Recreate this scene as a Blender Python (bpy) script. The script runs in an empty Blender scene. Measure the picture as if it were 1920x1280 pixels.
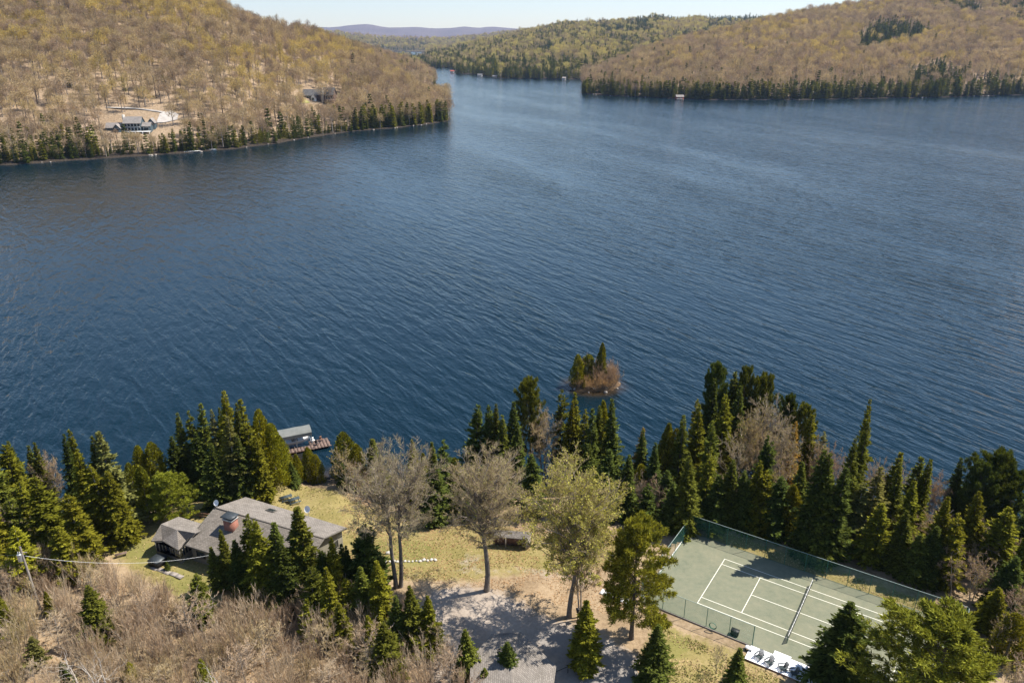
import bpy, math, random
import numpy as np
from mathutils import Vector

# ---------------------------------------------------------------- camera, sky, sun, exposure
F_PX = 1440.0                      # focal length in pixels of the 1920 px wide photograph
PITCH = 0.379746
CAM_H = 73.58
COURT_Z = 3.6
sc = bpy.context.scene
COL = sc.collection
cam_data = bpy.data.cameras.new("camera")
cam_data.sensor_fit = 'HORIZONTAL'
cam_data.sensor_width = 36.0
cam_data.lens = 36.0 * F_PX / 1920.0
cam_data.clip_start = 1.0
cam_data.clip_end = 60000.0
cam = bpy.data.objects.new("camera", cam_data)
COL.objects.link(cam)
cam.location = (0, 0, CAM_H)
cam.rotation_euler = (math.pi / 2 - PITCH, 0, 0)
sc.camera = cam

SUN_EL = math.radians(55.5)
SUN_AZ = math.radians(18.0)        # angle from +X towards +Y of the direction to the sun
world = bpy.data.worlds.new("World")
sc.world = world
world.use_nodes = True
wn = world.node_tree.nodes
wl = world.node_tree.links
sky = wn.new('ShaderNodeTexSky')
sky.sky_type = 'NISHITA'
sky.sun_disc = False
sky.sun_elevation = SUN_EL
sky.sun_rotation = math.pi / 2 - SUN_AZ
sky.altitude = 300
sky.air_density = 1.0
sky.dust_density = 0.25
sky.ozone_density = 0.7
bg = wn['Background']
wl.new(sky.outputs[0], bg.inputs[0])
bg.inputs[1].default_value = 0.096
sun_d = bpy.data.lights.new("sun", 'SUN')
sun_d.energy = 5.0
sun_d.angle = math.radians(0.53)
sun_d.color = (1.0, 0.93, 0.82)
sun = bpy.data.objects.new("sun", sun_d)
COL.objects.link(sun)
sun_dir = Vector((math.cos(SUN_EL) * math.cos(SUN_AZ), math.cos(SUN_EL) * math.sin(SUN_AZ), math.sin(SUN_EL)))
sun.rotation_euler = (-sun_dir).to_track_quat('-Z', 'Y').to_euler()
sun.location = (40, 40, 200)
sc.view_settings.view_transform = 'Standard'
sc.view_settings.look = 'None'
sc.view_settings.exposure = 0.85
sc.view_settings.gamma = 1.0
sc.view_settings.use_curve_mapping = False
sc.render.engine = 'CYCLES'
sc.cycles.max_bounces = 6
sc.cycles.diffuse_bounces = 2
sc.cycles.glossy_bounces = 2
sc.cycles.transmission_bounces = 3
sc.cycles.transparent_max_bounces = 8
sc.cycles.volume_bounces = 0
sc.cycles.caustics_reflective = False
sc.cycles.caustics_refractive = False
sc.cycles.use_denoising = True
sc.cycles.denoiser = 'OPENIMAGEDENOISE'
sc.cycles.denoising_input_passes = 'RGB_ALBEDO_NORMAL'

# ---------------------------------------------------------------- pixel <-> place
CP, SP = math.cos(PITCH), math.sin(PITCH)

def ray(px, py):
    a = (px - 960) / F_PX
    b = (640 - py) / F_PX
    return np.array([a, CP + b * SP, -SP + b * CP])

def at(px, py, z=COURT_Z):
    d = ray(px, py)
    return np.array([0, 0, CAM_H]) + d * ((z - CAM_H) / d[2])

def at_y(px, py, y):
    d = ray(px, py)
    return np.array([0, 0, CAM_H]) + d * (y / d[1])

def pix(x, y, z):
    z = z - CAM_H
    d = y * CP - z * SP
    return 960 + F_PX * x / d, 640 - F_PX * (y * SP + z * CP) / d

def smooth(t):
    t = np.clip(t, 0, 1)
    return t * t * (3 - 2 * t)

# value noise for placement decisions and terrain
_rngn = np.random.default_rng(7)
_lat = _rngn.random((256, 256))

def vnoise(x, y):
    x = np.asarray(x, float); y = np.asarray(y, float)
    xi = np.floor(x).astype(int); yi = np.floor(y).astype(int)
    fx = x - xi; fy = y - yi
    fx = fx * fx * (3 - 2 * fx); fy = fy * fy * (3 - 2 * fy)
    a = _lat[xi % 256, yi % 256]; b = _lat[(xi + 1) % 256, yi % 256]
    c = _lat[xi % 256, (yi + 1) % 256]; d = _lat[(xi + 1) % 256, (yi + 1) % 256]
    return (a * (1 - fx) + b * fx) * (1 - fy) + (c * (1 - fx) + d * fx) * fy

def fbm(x, y, o=3):
    s = 0; w = 0.5; t = 0
    for i in range(o):
        s = s + w * vnoise(x * 2 ** i + 17.3 * i, y * 2 ** i + 5.1 * i); t += w; w *= 0.5
    return s / t

# ---------------------------------------------------------------- objects
def put(o, parent=None):
    COL.objects.link(o)
    if parent is not None:
        o.parent = parent
    return o

def tag(o, label=None, cat=None, group=None, kind=None):
    if label: o["label"] = label
    if cat: o["category"] = cat
    if group: o["group"] = group
    if kind: o["kind"] = kind
    return o

def empty(name, loc, rz=0.0):
    o = bpy.data.objects.new(name, None)
    o.location = [float(v) for v in loc]
    o.rotation_euler = (0, 0, rz)
    o.empty_display_size = 0.3
    return put(o)

class Geo:
    """collects vertices and faces (triangles and quads) for one mesh"""
    def __init__(self):
        self.v = []; self.f = []; self.m = []; self.n = 0
    def add(self, V, Fc, mi=0):
        V = np.asarray(V, float).reshape(-1, 3)
        Fc = np.asarray(Fc, int)
        self.v.append(V); self.f.append(Fc + self.n); self.m.append(np.full(len(Fc), mi)); self.n += len(V)
    def kites(self, P, D, N, L, W, mi=0, bend=0.0):
        D = unit(D); S = unit(np.cross(D, N)); U = np.cross(S, D)
        L = np.asarray(L)[:, None]; W = np.asarray(W)[:, None]
        V = np.stack([P, P + D * L * .45 + S * W * .5 + U * L * bend, P + D * L - U * L * bend, P + D * L * .45 - S * W * .5 + U * L * bend], 1)
        n = len(P)
        self.add(V.reshape(-1, 3), np.arange(4 * n).reshape(n, 4), mi)
    def blades(self, P, Q, W, rng, mi=0):
        D = unit(Q - P); S = unit(np.cross(D, rng.normal(size=P.shape)))
        W = np.asarray(W)[:, None]
        V = np.stack([P - S * W, P + S * W, Q], 1)
        n = len(P)
        self.add(V.reshape(-1, 3), np.arange(3 * n).reshape(n, 3), mi)
    def tubes(self, P, Q, r0, r1, k=3, mi=0):
        D = unit(Q - P)
        A = np.where(np.abs(D[:, 2:3]) > .9, np.array([[1., 0, 0]]), np.array([[0, 0, 1.]]))
        S = unit(np.cross(D, A)); U = np.cross(D, S)
        th = np.arange(k) * 2 * math.pi / k
        ring = S[:, None] * np.cos(th)[None, :, None] + U[:, None] * np.sin(th)[None, :, None]
        r0 = np.broadcast_to(np.asarray(r0, float), (len(P),)); r1 = np.broadcast_to(np.asarray(r1, float), (len(P),))
        V = np.concatenate([P[:, None] + ring * r0[:, None, None], Q[:, None] + ring * r1[:, None, None]], 1)
        n = len(P)
        i = np.arange(k); j = (i + 1) % k
        q = np.stack([i, j, j + k, i + k], 1)
        self.add(V.reshape(-1, 3), (q[None] + (np.arange(n) * 2 * k)[:, None, None]).reshape(-1, 4), mi)
    def poly(self, pts, r, k=6, mi=0):
        pts = np.asarray(pts, float)
        r = np.broadcast_to(np.asarray(r, float), (len(pts),))
        self.tubes(pts[:-1], pts[1:], r[:-1], r[1:], k, mi)
    def box(self, c, s, rz=0.0, mi=0, taper=1.0):
        x, y, z = [v / 2 for v in s]
        V = np.array([[-x, -y, -z], [x, -y, -z], [x, y, -z], [-x, y, -z], [-x * taper, -y * taper, z], [x * taper, -y * taper, z], [x * taper, y * taper, z], [-x * taper, y * taper, z]])
        if rz:
            c_, s_ = math.cos(rz), math.sin(rz)
            V[:, :2] = V[:, :2] @ np.array([[c_, s_], [-s_, c_]])
        self.add(V + np.asarray(c, float), [[0, 3, 2, 1], [4, 5, 6, 7], [0, 1, 5, 4], [1, 2, 6, 5], [2, 3, 7, 6], [3, 0, 4, 7]], mi)
    def bar(self, a, b, w, h, mi=0):
        a = np.asarray(a, float); b = np.asarray(b, float)
        d = unit((b - a)[None])[0]
        up = np.array([0, 0, 1.]) if abs(d[2]) < .95 else np.array([1., 0, 0])
        s = unit(np.cross(d, up)[None])[0]; u = np.cross(s, d)
        V = [p + s * i * w / 2 + u * j * h / 2 for p in (a, b) for i, j in ((-1, -1), (1, -1), (1, 1), (-1, 1))]
        self.add(V, [[0, 1, 2, 3], [7, 6, 5, 4], [0, 4, 5, 1], [1, 5, 6, 2], [2, 6, 7, 3], [3, 7, 4, 0]], mi)
    def prism(self, ring, z0, z1, mi=0):
        """vertical prism over a ring of xy points"""
        ring = np.asarray(ring, float)[:, :2]
        n = len(ring)
        V = np.concatenate([np.c_[ring, np.full(n, z0)], np.c_[ring, np.full(n, z1)]])
        i = np.arange(n); j = (i + 1) % n
        self.add(V, np.stack([i, j, j + n, i + n], 1), mi)
        for k in range(1, n - 1):
            self.add(V[[n, n + k, n + k + 1]], [[0, 1, 2]], mi)
            self.add(V[[0, k + 1, k]], [[0, 1, 2]], mi)
    def slab(self, pts, th, mi=0):
        """a thin plate: 3-D polygon given thickness downwards"""
        P = np.asarray(pts, float); n = len(P)
        V = np.concatenate([P, P - np.array([0, 0, th])])
        i = np.arange(n); j = (i + 1) % n
        self.add(V, np.stack([i, j, j + n, i + n], 1)[:, ::-1], mi)
        for k in range(1, n - 1):
            self.add(V[[0, k, k + 1]], [[0, 1, 2]], mi)
            self.add(V[[n, n + k + 1, n + k]], [[0, 1, 2]], mi)
    def mesh(self, name, mats, shade=False):
        V = np.concatenate(self.v).astype(np.float32)
        me = bpy.data.meshes.new(name)
        me.vertices.add(len(V)); me.vertices.foreach_set('co', V.ravel())
        loops = np.concatenate([f.ravel() for f in self.f]).astype(np.int32)
        tot = np.concatenate([np.full(len(f), f.shape[1]) for f in self.f]).astype(np.int32)
        start = np.concatenate([[0], np.cumsum(tot)[:-1]]).astype(np.int32)
        me.loops.add(len(loops)); me.loops.foreach_set('vertex_index', loops)
        me.polygons.add(len(tot)); me.polygons.foreach_set('loop_start', start)
        me.polygons.foreach_set('loop_total', tot)
        me.polygons.foreach_set('material_index', np.concatenate(self.m).astype(np.int32))
        if shade:
            me.polygons.foreach_set('use_smooth', np.ones(len(tot), bool))
        for m in (mats if isinstance(mats, (list, tuple)) else [mats]):
            me.materials.append(m)
        me.update(calc_edges=True)
        return me
    def obj(self, name, mats, parent=None, shade=False, tint=None):
        o = bpy.data.objects.new(name, self.mesh(name, mats, shade))
        if tint is not None: o["tint"] = list(tint)
        return put(o, parent)

def unit(v):
    return v / np.maximum(np.linalg.norm(v, axis=-1, keepdims=True), 1e-9)

def local(g, base, rz=0.0):
    """re-express world-space geometry relative to an Empty at base"""
    b = np.asarray(base, float)
    c_, s_ = math.cos(-rz), math.sin(-rz)
    for k in range(len(g.v)):
        v = g.v[k] - b
        g.v[k] = np.c_[v[:, 0] * c_ - v[:, 1] * s_, v[:, 0] * s_ + v[:, 1] * c_, v[:, 2]]
    return g

# ---------------------------------------------------------------- materials
def new_mat(name):
    m = bpy.data.materials.new(name)
    m.use_nodes = True
    nt = m.node_tree
    return m, nt, nt.nodes, nt.links, nt.nodes['Principled BSDF']

def ramp(nodes, stops):
    r = nodes.new('ShaderNodeValToRGB')
    while len(r.color_ramp.elements) > 1:
        r.color_ramp.elements.remove(r.color_ramp.elements[-1])
    for i, (p, c) in enumerate(stops):
        e = r.color_ramp.elements[0] if i == 0 else r.color_ramp.elements.new(p)
        e.position = p; e.color = (*c, 1)
    return r

def noise_node(nodes, links, scale, detail=4, vec=None, rough=0.6):
    n = nodes.new('ShaderNodeTexNoise')
    n.inputs['Scale'].default_value = scale
    n.inputs['Detail'].default_value = detail
    n.inputs['Roughness'].default_value = rough
    if vec is not None: links.new(vec, n.inputs['Vector'])
    return n

def surf(name, c0, c1, scale=2.0, rough=0.85, bump=0.0, bscale=None, metal=0.0, spec=0.3, detail=5):
    """a plain surface: two tones mixed by noise with a little relief"""
    m, nt, N, L, b = new_mat(name)
    tc = N.new('ShaderNodeTexCoord')
    n = noise_node(N, L, scale, detail, tc.outputs['Object'])
    r = ramp(N, [(0.3, c0), (0.7, c1)])
    L.new(n.outputs['Fac'], r.inputs[0]); L.new(r.outputs[0], b.inputs['Base Color'])
    b.inputs['Roughness'].default_value = rough
    b.inputs['Metallic'].default_value = metal
    b.inputs['Specular IOR Level'].default_value = spec
    if bump:
        n2 = noise_node(N, L, bscale or scale * 4, 3, tc.outputs['Object'])
        bp = N.new('ShaderNodeBump'); bp.inputs['Strength'].default_value = bump; bp.inputs['Distance'].default_value = 0.05
        L.new(n2.outputs['Fac'], bp.inputs['Height']); L.new(bp.outputs[0], b.inputs['Normal'])
    return m

def leaf(name, base, var=0.5, trans=0.35, warm=(1.25, 1.15, 0.6)):
    """foliage or twigs: tint from the tree, random tone for each spray, some light let through"""
    m, nt, N, L, b = new_mat(name)
    N.remove(b)
    att = N.new('ShaderNodeAttribute'); att.attribute_type = 'INSTANCER'; att.attribute_name = 'tint'
    geo = N.new('ShaderNodeNewGeometry')
    mr = N.new('ShaderNodeMapRange')
    mr.inputs['To Min'].default_value = 1 - var; mr.inputs['To Max'].default_value = 1 + var
    L.new(geo.outputs['Random Per Island'], mr.inputs['Value'])
    rgb = N.new('ShaderNodeRGB'); rgb.outputs[0].default_value = (*base, 1)
    m1 = N.new('ShaderNodeVectorMath'); m1.operation = 'MULTIPLY'
    L.new(rgb.outputs[0], m1.inputs[0]); L.new(att.outputs['Color'], m1.inputs[1])
    m2 = N.new('ShaderNodeVectorMath'); m2.operation = 'SCALE'
    L.new(m1.outputs[0], m2.inputs[0]); L.new(mr.outputs[0], m2.inputs['Scale'])
    d = N.new('ShaderNodeBsdfDiffuse'); t = N.new('ShaderNodeBsdfTranslucent'); mx = N.new('ShaderNodeMixShader')
    mw = N.new('ShaderNodeVectorMath'); mw.operation = 'MULTIPLY'; mw.inputs[1].default_value = warm
    L.new(m2.outputs[0], mw.inputs[0])
    L.new(m2.outputs[0], d.inputs['Color']); L.new(mw.outputs[0], t.inputs['Color'])
    mx.inputs[0].default_value = trans
    L.new(d.outputs[0], mx.inputs[1]); L.new(t.outputs[0], mx.inputs[2])
    out = [n for n in N if n.type == 'OUTPUT_MATERIAL'][0]
    L.new(mx.outputs[0], out.inputs['Surface'])
    return m

M = {}
M['needles'] = leaf('needles', (0.128, 0.134, 0.024), 0.65, 0.32)
M['twigs'] = leaf('twigs', (0.43, 0.35, 0.255), 0.45, 0.26, (1.1, 1.0, 0.85))
M['buds'] = leaf('buds', (0.36, 0.34, 0.12), 0.45, 0.4)
M['bark'] = surf('bark', (0.075, 0.06, 0.048), (0.16, 0.13, 0.105), 3.0, 0.9, 0.6, 9)
M['bark_pale'] = surf('bark_pale', (0.20, 0.17, 0.14), (0.38, 0.33, 0.28), 3.0, 0.9, 0.4, 9)
M['bark_mid'] = surf('bark_mid', (0.12, 0.10, 0.082), (0.25, 0.21, 0.175), 3.0, 0.9, 0.6, 9)
M['birch'] = surf('birch', (0.35, 0.31, 0.27), (0.62, 0.58, 0.52), 2.0, 0.8)
M['roof'] = None
M['court_line'] = surf('court_line', (0.72, 0.70, 0.60), (0.80, 0.78, 0.68), 3.0, 0.7)
M['white'] = surf('white_paint', (0.74, 0.74, 0.73), (0.82, 0.82, 0.81), 1.5, 0.6)
M['white_deck'] = surf('white_deck', (0.72, 0.73, 0.76), (0.82, 0.82, 0.84), 1.2, 0.6)
M['siding'] = surf('siding', (0.17, 0.155, 0.12), (0.24, 0.22, 0.17), 1.4, 0.85, 0.2, 6)
M['soffit'] = surf('soffit', (0.11, 0.10, 0.085), (0.15, 0.14, 0.12), 2.0, 0.8)
M['dark_metal'] = surf('dark_metal', (0.03, 0.037, 0.042), (0.06, 0.07, 0.078), 3.0, 0.45, metal=0.2, spec=0.5)
M['black'] = surf('black_plastic', (0.012, 0.012, 0.013), (0.03, 0.03, 0.03), 3.0, 0.5)
M['wood_grey'] = surf('wood_grey', (0.20, 0.17, 0.14), (0.33, 0.29, 0.25), 3.0, 0.9, 0.3, 10)
M['wood_brown'] = surf('wood_brown', (0.14, 0.075, 0.05), (0.25, 0.14, 0.095), 2.5, 0.8, 0.2, 10)
M['wood_red'] = surf('wood_red', (0.12, 0.08, 0.065), (0.20, 0.14, 0.115), 2.5, 0.8, 0.2, 10)
M['steel'] = surf('steel', (0.45, 0.47, 0.48), (0.6, 0.62, 0.63), 3.0, 0.4, metal=0.7)
M['green_steel'] = surf('green_steel', (0.02, 0.10, 0.075), (0.035, 0.15, 0.11), 3.0, 0.5)
M['rail_steel'] = surf('rail_steel', (0.30, 0.38, 0.35), (0.42, 0.50, 0.47), 3.0, 0.45, metal=0.3)
M['stone'] = surf('stone', (0.36, 0.34, 0.31), (0.60, 0.57, 0.52), 3.0, 0.9, 0.5, 8)
M['rock'] = surf('rock', (0.20, 0.17, 0.15), (0.40, 0.36, 0.32), 1.2, 0.9, 0.6, 4)
M['canvas'] = surf('canvas', (0.13, 0.14, 0.13), (0.19, 0.195, 0.185), 0.8, 0.8)
M['chair'] = surf('chair_paint', (0.035, 0.05, 0.055), (0.06, 0.08, 0.085), 4.0, 0.6)
M['blue_siding'] = surf('blue_siding', (0.055, 0.085, 0.10), (0.085, 0.12, 0.14), 0.6, 0.8)
M['brown_siding'] = surf('brown_siding', (0.11, 0.075, 0.06), (0.18, 0.12, 0.095), 0.6, 0.8)
M['grey_roof_far'] = surf('grey_roof_far', (0.20, 0.18, 0.165), (0.30, 0.27, 0.25), 0.5, 0.9)
M['slate_roof_far'] = surf('slate_roof_far', (0.09, 0.088, 0.09), (0.16, 0.155, 0.15), 0.5, 0.7)
M['red_paint'] = surf('red_paint', (0.26, 0.06, 0.04), (0.36, 0.10, 0.07), 0.8, 0.8)
M['car_paint'] = surf('car_paint', (0.012, 0.015, 0.022), (0.02, 0.025, 0.035), 1.0, 0.25, spec=0.6)
M['hose'] = surf('hose', (0.01, 0.12, 0.08), (0.02, 0.17, 0.12), 3.0, 0.5)

def glass_mat():
    m, nt, N, L, b = new_mat('window_glass')
    b.inputs['Base Color'].default_value = (0.02, 0.028, 0.035, 1)
    b.inputs['Roughness'].default_value = 0.06
    b.inputs['Specular IOR Level'].default_value = 0.8
    return m
M['glass'] = glass_mat()

def shingle_mat(name, c0, c1):
    m, nt, N, L, b = new_mat(name)
    tc = N.new('ShaderNodeTexCoord')
    br = N.new('ShaderNodeTexBrick')
    br.inputs['Scale'].default_value = 1.0
    br.inputs['Brick Width'].default_value = 0.45; br.inputs['Row Height'].default_value = 0.22
    br.inputs['Mortar Size'].default_value = 0.018
    br.inputs['Color1'].default_value = (*c0, 1); br.inputs['Color2'].default_value = (*c1, 1)
    br.inputs['Mortar'].default_value = (*[v * 0.55 for v in c0], 1)
    L.new(tc.outputs['UV'], br.inputs['Vector'])
    n = noise_node(N, L, 0.7, 5, tc.outputs['Object'])
    mx = N.new('ShaderNodeMix'); mx.data_type = 'RGBA'; mx.blend_type = 'MULTIPLY'; mx.inputs[0].default_value = 0.65
    r = ramp(N, [(0.3, (0.68, 0.66, 0.63)), (0.5, (0.95, .94, .93)), (0.7, (1.15, 1.12, 1.1))])
    L.new(n.outputs['Fac'], r.inputs[0])
    L.new(br.outputs['Color'], mx.inputs[6]); L.new(r.outputs[0], mx.inputs[7])
    L.new(mx.outputs[2], b.inputs['Base Color'])
    b.inputs['Roughness'].default_value = 0.95
    b.inputs['Specular IOR Level'].default_value = 0.15
    bp = N.new('ShaderNodeBump'); bp.inputs['Strength'].default_value = 0.5; bp.inputs['Distance'].default_value = 0.02
    L.new(br.outputs['Fac'], bp.inputs['Height']); bp.invert = True
    L.new(bp.outputs[0], b.inputs['Normal'])
    return m
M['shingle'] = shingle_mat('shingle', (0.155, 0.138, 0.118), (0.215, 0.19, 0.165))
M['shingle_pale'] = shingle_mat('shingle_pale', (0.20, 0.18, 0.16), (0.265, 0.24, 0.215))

def brick_mat():
    m, nt, N, L, b = new_mat('chimney_brick')
    tc = N.new('ShaderNodeTexCoord')
    mp = N.new('ShaderNodeMapping'); mp.inputs['Rotation'].default_value = (math.pi / 2, 0, 0)
    L.new(tc.outputs['Object'], mp.inputs['Vector'])
    br = N.new('ShaderNodeTexBrick')
    br.inputs['Scale'].default_value = 1.0; br.inputs['Brick Width'].default_value = 0.25; br.inputs['Row Height'].default_value = 0.085
    br.inputs['Mortar Size'].default_value = 0.012
    br.inputs['Color1'].default_value = (0.26, 0.075, 0.045, 1); br.inputs['Color2'].default_value = (0.36, 0.12, 0.07, 1)
    br.inputs['Mortar'].default_value = (0.24, 0.17, 0.14, 1)
    L.new(mp.outputs[0], br.inputs['Vector']); L.new(br.outputs['Color'], b.inputs['Base Color'])
    b.inputs['Roughness'].default_value = 0.9
    return m
M['brick'] = brick_mat()

def chainlink_mat():
    """chain-link with a green privacy cloth: partly see-through"""
    m, nt, N, L, b = new_mat('green_mesh')
    b.inputs['Base Color'].default_value = (0.05, 0.20, 0.165, 1)
    b.inputs['Roughness'].default_value = 0.7
    tr = N.new('ShaderNodeBsdfTransparent'); mx = N.new('ShaderNodeMixShader')
    tc = N.new('ShaderNodeTexCoord')
    n = noise_node(N, L, 1.2, 3, tc.outputs['Object'])
    mr = N.new('ShaderNodeMapRange'); mr.inputs['To Min'].default_value = 0.13; mr.inputs['To Max'].default_value = 0.24
    L.new(n.outputs['Fac'], mr.inputs['Value']); L.new(mr.outputs[0], mx.inputs[0])
    out = [q for q in N if q.type == 'OUTPUT_MATERIAL'][0]
    L.new(tr.outputs[0], mx.inputs[1]); L.new(b.outputs[0], mx.inputs[2]); L.new(mx.outputs[0], out.inputs['Surface'])
    return m
M['mesh'] = chainlink_mat()

def net_mat():
    m, nt, N, L, b = new_mat('net_cord')
    b.inputs['Base Color'].default_value = (0.02, 0.02, 0.02, 1)
    tr = N.new('ShaderNodeBsdfTransparent'); mx = N.new('ShaderNodeMixShader'); mx.inputs[0].default_value = 0.7
    out = [q for q in N if q.type == 'OUTPUT_MATERIAL'][0]
    L.new(tr.outputs[0], mx.inputs[1]); L.new(b.outputs[0], mx.inputs[2]); L.new(mx.outputs[0], out.inputs['Surface'])
    return m
M['net'] = net_mat()

def water_mat():
    m, nt, N, L, b = new_mat('lake_water')
    geo = N.new('ShaderNodeNewGeometry')
    def mapped(rz, sx, sy):
        r = N.new('ShaderNodeMapping'); r.inputs['Rotation'].default_value = (0, 0, rz)
        L.new(geo.outputs['Position'], r.inputs['Vector'])
        s = N.new('ShaderNodeMapping'); s.inputs['Scale'].default_value = (sx, sy, 1)
        L.new(r.outputs[0], s.inputs['Vector'])
        return s.outputs[0]
    def math_(op, a, c):
        q = N.new('ShaderNodeMath'); q.operation = op
        for i, v in enumerate((a, c)):
            if isinstance(v, (int, float)): q.inputs[i].default_value = v
            else: L.new(v, q.inputs[i])
        return q.outputs[0]
    n1 = noise_node(N, L, 1.0, 2, mapped(-0.58, 0.36, 0.075), 0.5); n1.inputs['Distortion'].default_value = 0.5
    n2 = noise_node(N, L, 1.0, 2, mapped(-0.95, 1.9, 0.65), 0.5)
    n3 = noise_node(N, L, 1.0, 2, mapped(-0.40, 0.80, 0.22), 0.5); n3.inputs['Distortion'].default_value = 0.3
    big = noise_node(N, L, 1.0, 3, mapped(-0.35, 0.016, 0.0035), 0.6)
    amp = N.new('ShaderNodeMapRange'); amp.inputs['From Min'].default_value = 0.3; amp.inputs['From Max'].default_value = 0.7
    amp.inputs['To Min'].default_value = 0.4; amp.inputs['To Max'].default_value = 1.35
    L.new(big.outputs['Fac'], amp.inputs['Value'])
    h = math_('ADD', math_('MULTIPLY', n1.outputs['Fac'], 1.35), math_('MULTIPLY', n2.outputs['Fac'], 0.17))
    h = math_('ADD', h, math_('MULTIPLY', n3.outputs['Fac'], 0.5))
    h = math_('MULTIPLY', h, amp.outputs[0])
    bp = N.new('ShaderNodeBump'); bp.inputs['Strength'].default_value = 1.0; bp.inputs['Distance'].default_value = 0.52
    L.new(h, bp.inputs['Height']); L.new(bp.outputs[0], b.inputs['Normal'])
    dp = N.new('ShaderNodeAttribute'); dp.attribute_name = 'shallow'
    cm = N.new('ShaderNodeMix'); cm.data_type = 'RGBA'
    cm.inputs[6].default_value = (0.0015, 0.0115, 0.0195, 1); cm.inputs[7].default_value = (0.032, 0.022, 0.012, 1)
    L.new(dp.outputs['Fac'], cm.inputs[0]); L.new(cm.outputs[2], b.inputs['Base Color'])
    b.inputs['Roughness'].default_value = 0.12
    b.inputs['IOR'].default_value = 1.333
    b.inputs['Specular Tint'].default_value = (0.62, 0.90, 1.0, 1)
    return m
M['water'] = water_mat()

def ground_mat():
    """near shore: leaf litter, lawn, gravel and packed earth by the weights stored on the ground"""
    m, nt, N, L, b = new_mat('near_ground')
    geo = N.new('ShaderNodeNewGeometry'); pos = geo.outputs['Position']
    def att(n):
        a = N.new('ShaderNodeAttribute'); a.attribute_name = n; return a.outputs['Fac']
    def mixc(f, a, c):
        q = N.new('ShaderNodeMix'); q.data_type = 'RGBA'
        L.new(f, q.inputs[0]); L.new(a, q.inputs[6]); L.new(c, q.inputs[7]); return q.outputs[2]
    fine = noise_node(N, L, 2.2, 6, pos, 0.7)
    mid = noise_node(N, L, 0.22, 5, pos, 0.65)
    lit = ramp(N, [(0.25, (0.12, 0.085, 0.052)), (0.42, (0.23, 0.165, 0.10)), (0.58, (0.35, 0.26, 0.165)), (0.78, (0.46, 0.365, 0.26))])
    lawn = ramp(N, [(0.25, (0.13, 0.108, 0.038)), (0.42, (0.19, 0.16, 0.056)), (0.56, (0.265, 0.215, 0.09)), (0.7, (0.35, 0.27, 0.14)), (0.85, (0.43, 0.33, 0.20))])
    gre = ramp(N, [(0.3, (0.13, 0.135, 0.035)), (0.7, (0.25, 0.215, 0.08))])
    gra = ramp(N, [(0.3, (0.25, 0.205, 0.165)), (0.5, (0.345, 0.29, 0.24)), (0.7, (0.43, 0.37, 0.315))])
    asp = ramp(N, [(0.3, (0.20, 0.18, 0.165)), (0.7, (0.30, 0.275, 0.25))])
    mixn = N.new('ShaderNodeMix'); mixn.data_type = 'FLOAT'; mixn.inputs[0].default_value = 0.5
    L.new(fine.outputs['Fac'], mixn.inputs[2]); L.new(mid.outputs['Fac'], mixn.inputs[3])
    for r in (lit, lawn, gre, gra, asp): L.new(mixn.outputs[0], r.inputs[0])
    edge = noise_node(N, L, 0.9, 5, pos, 0.7)
    def soft(n):
        # break the border of each area with noise
        a = N.new('ShaderNodeMath'); a.operation = 'ADD'
        s = N.new('ShaderNodeMath'); s.operation = 'MULTIPLY_ADD'; s.inputs[1].default_value = 1.5; s.inputs[2].default_value = -0.75
        L.new(edge.outputs['Fac'], s.inputs[0]); L.new(att(n), a.inputs[0]); L.new(s.outputs[0], a.inputs[1])
        mr = N.new('ShaderNodeMapRange'); mr.inputs['From Min'].default_value = 0.25; mr.inputs['From Max'].default_value = 0.75
        L.new(a.outputs[0], mr.inputs['Value']); return mr.outputs[0]
    c = mixc(soft('lawn'), lit.outputs[0], lawn.outputs[0])
    c = mixc(soft('green'), c, gre.outputs[0])
    c = mixc(soft('gravel'), c, gra.outputs[0])
    c = mixc(soft('asphalt'), c, asp.outputs[0])
    sp = N.new('ShaderNodeSeparateXYZ'); L.new(geo.outputs['Position'], sp.inputs[0])
    wz = N.new('ShaderNodeMapRange'); wz.inputs['From Min'].default_value = 0.25; wz.inputs['From Max'].default_value = 0.9; wz.inputs['To Min'].default_value = 1.0; wz.inputs['To Max'].default_value = 0.0
    L.new(sp.outputs['Z'], wz.inputs['Value'])
    wm = N.new('ShaderNodeMix'); wm.data_type = 'RGBA'; wm.inputs[7].default_value = (0.055, 0.045, 0.036, 1)
    L.new(wz.outputs[0], wm.inputs[0]); L.new(c, wm.inputs[6]); L.new(wm.outputs[2], b.inputs['Base Color'])
    b.inputs['Roughness'].default_value = 0.95; b.inputs['Specular IOR Level'].default_value = 0.1
    bp = N.new('ShaderNodeBump'); bp.inputs['Strength'].default_value = 0.7; bp.inputs['Distance'].default_value = 0.12
    L.new(fine.outputs['Fac'], bp.inputs['Height']); L.new(bp.outputs[0], b.inputs['Normal'])
    return m
M['ground'] = ground_mat()

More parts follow.
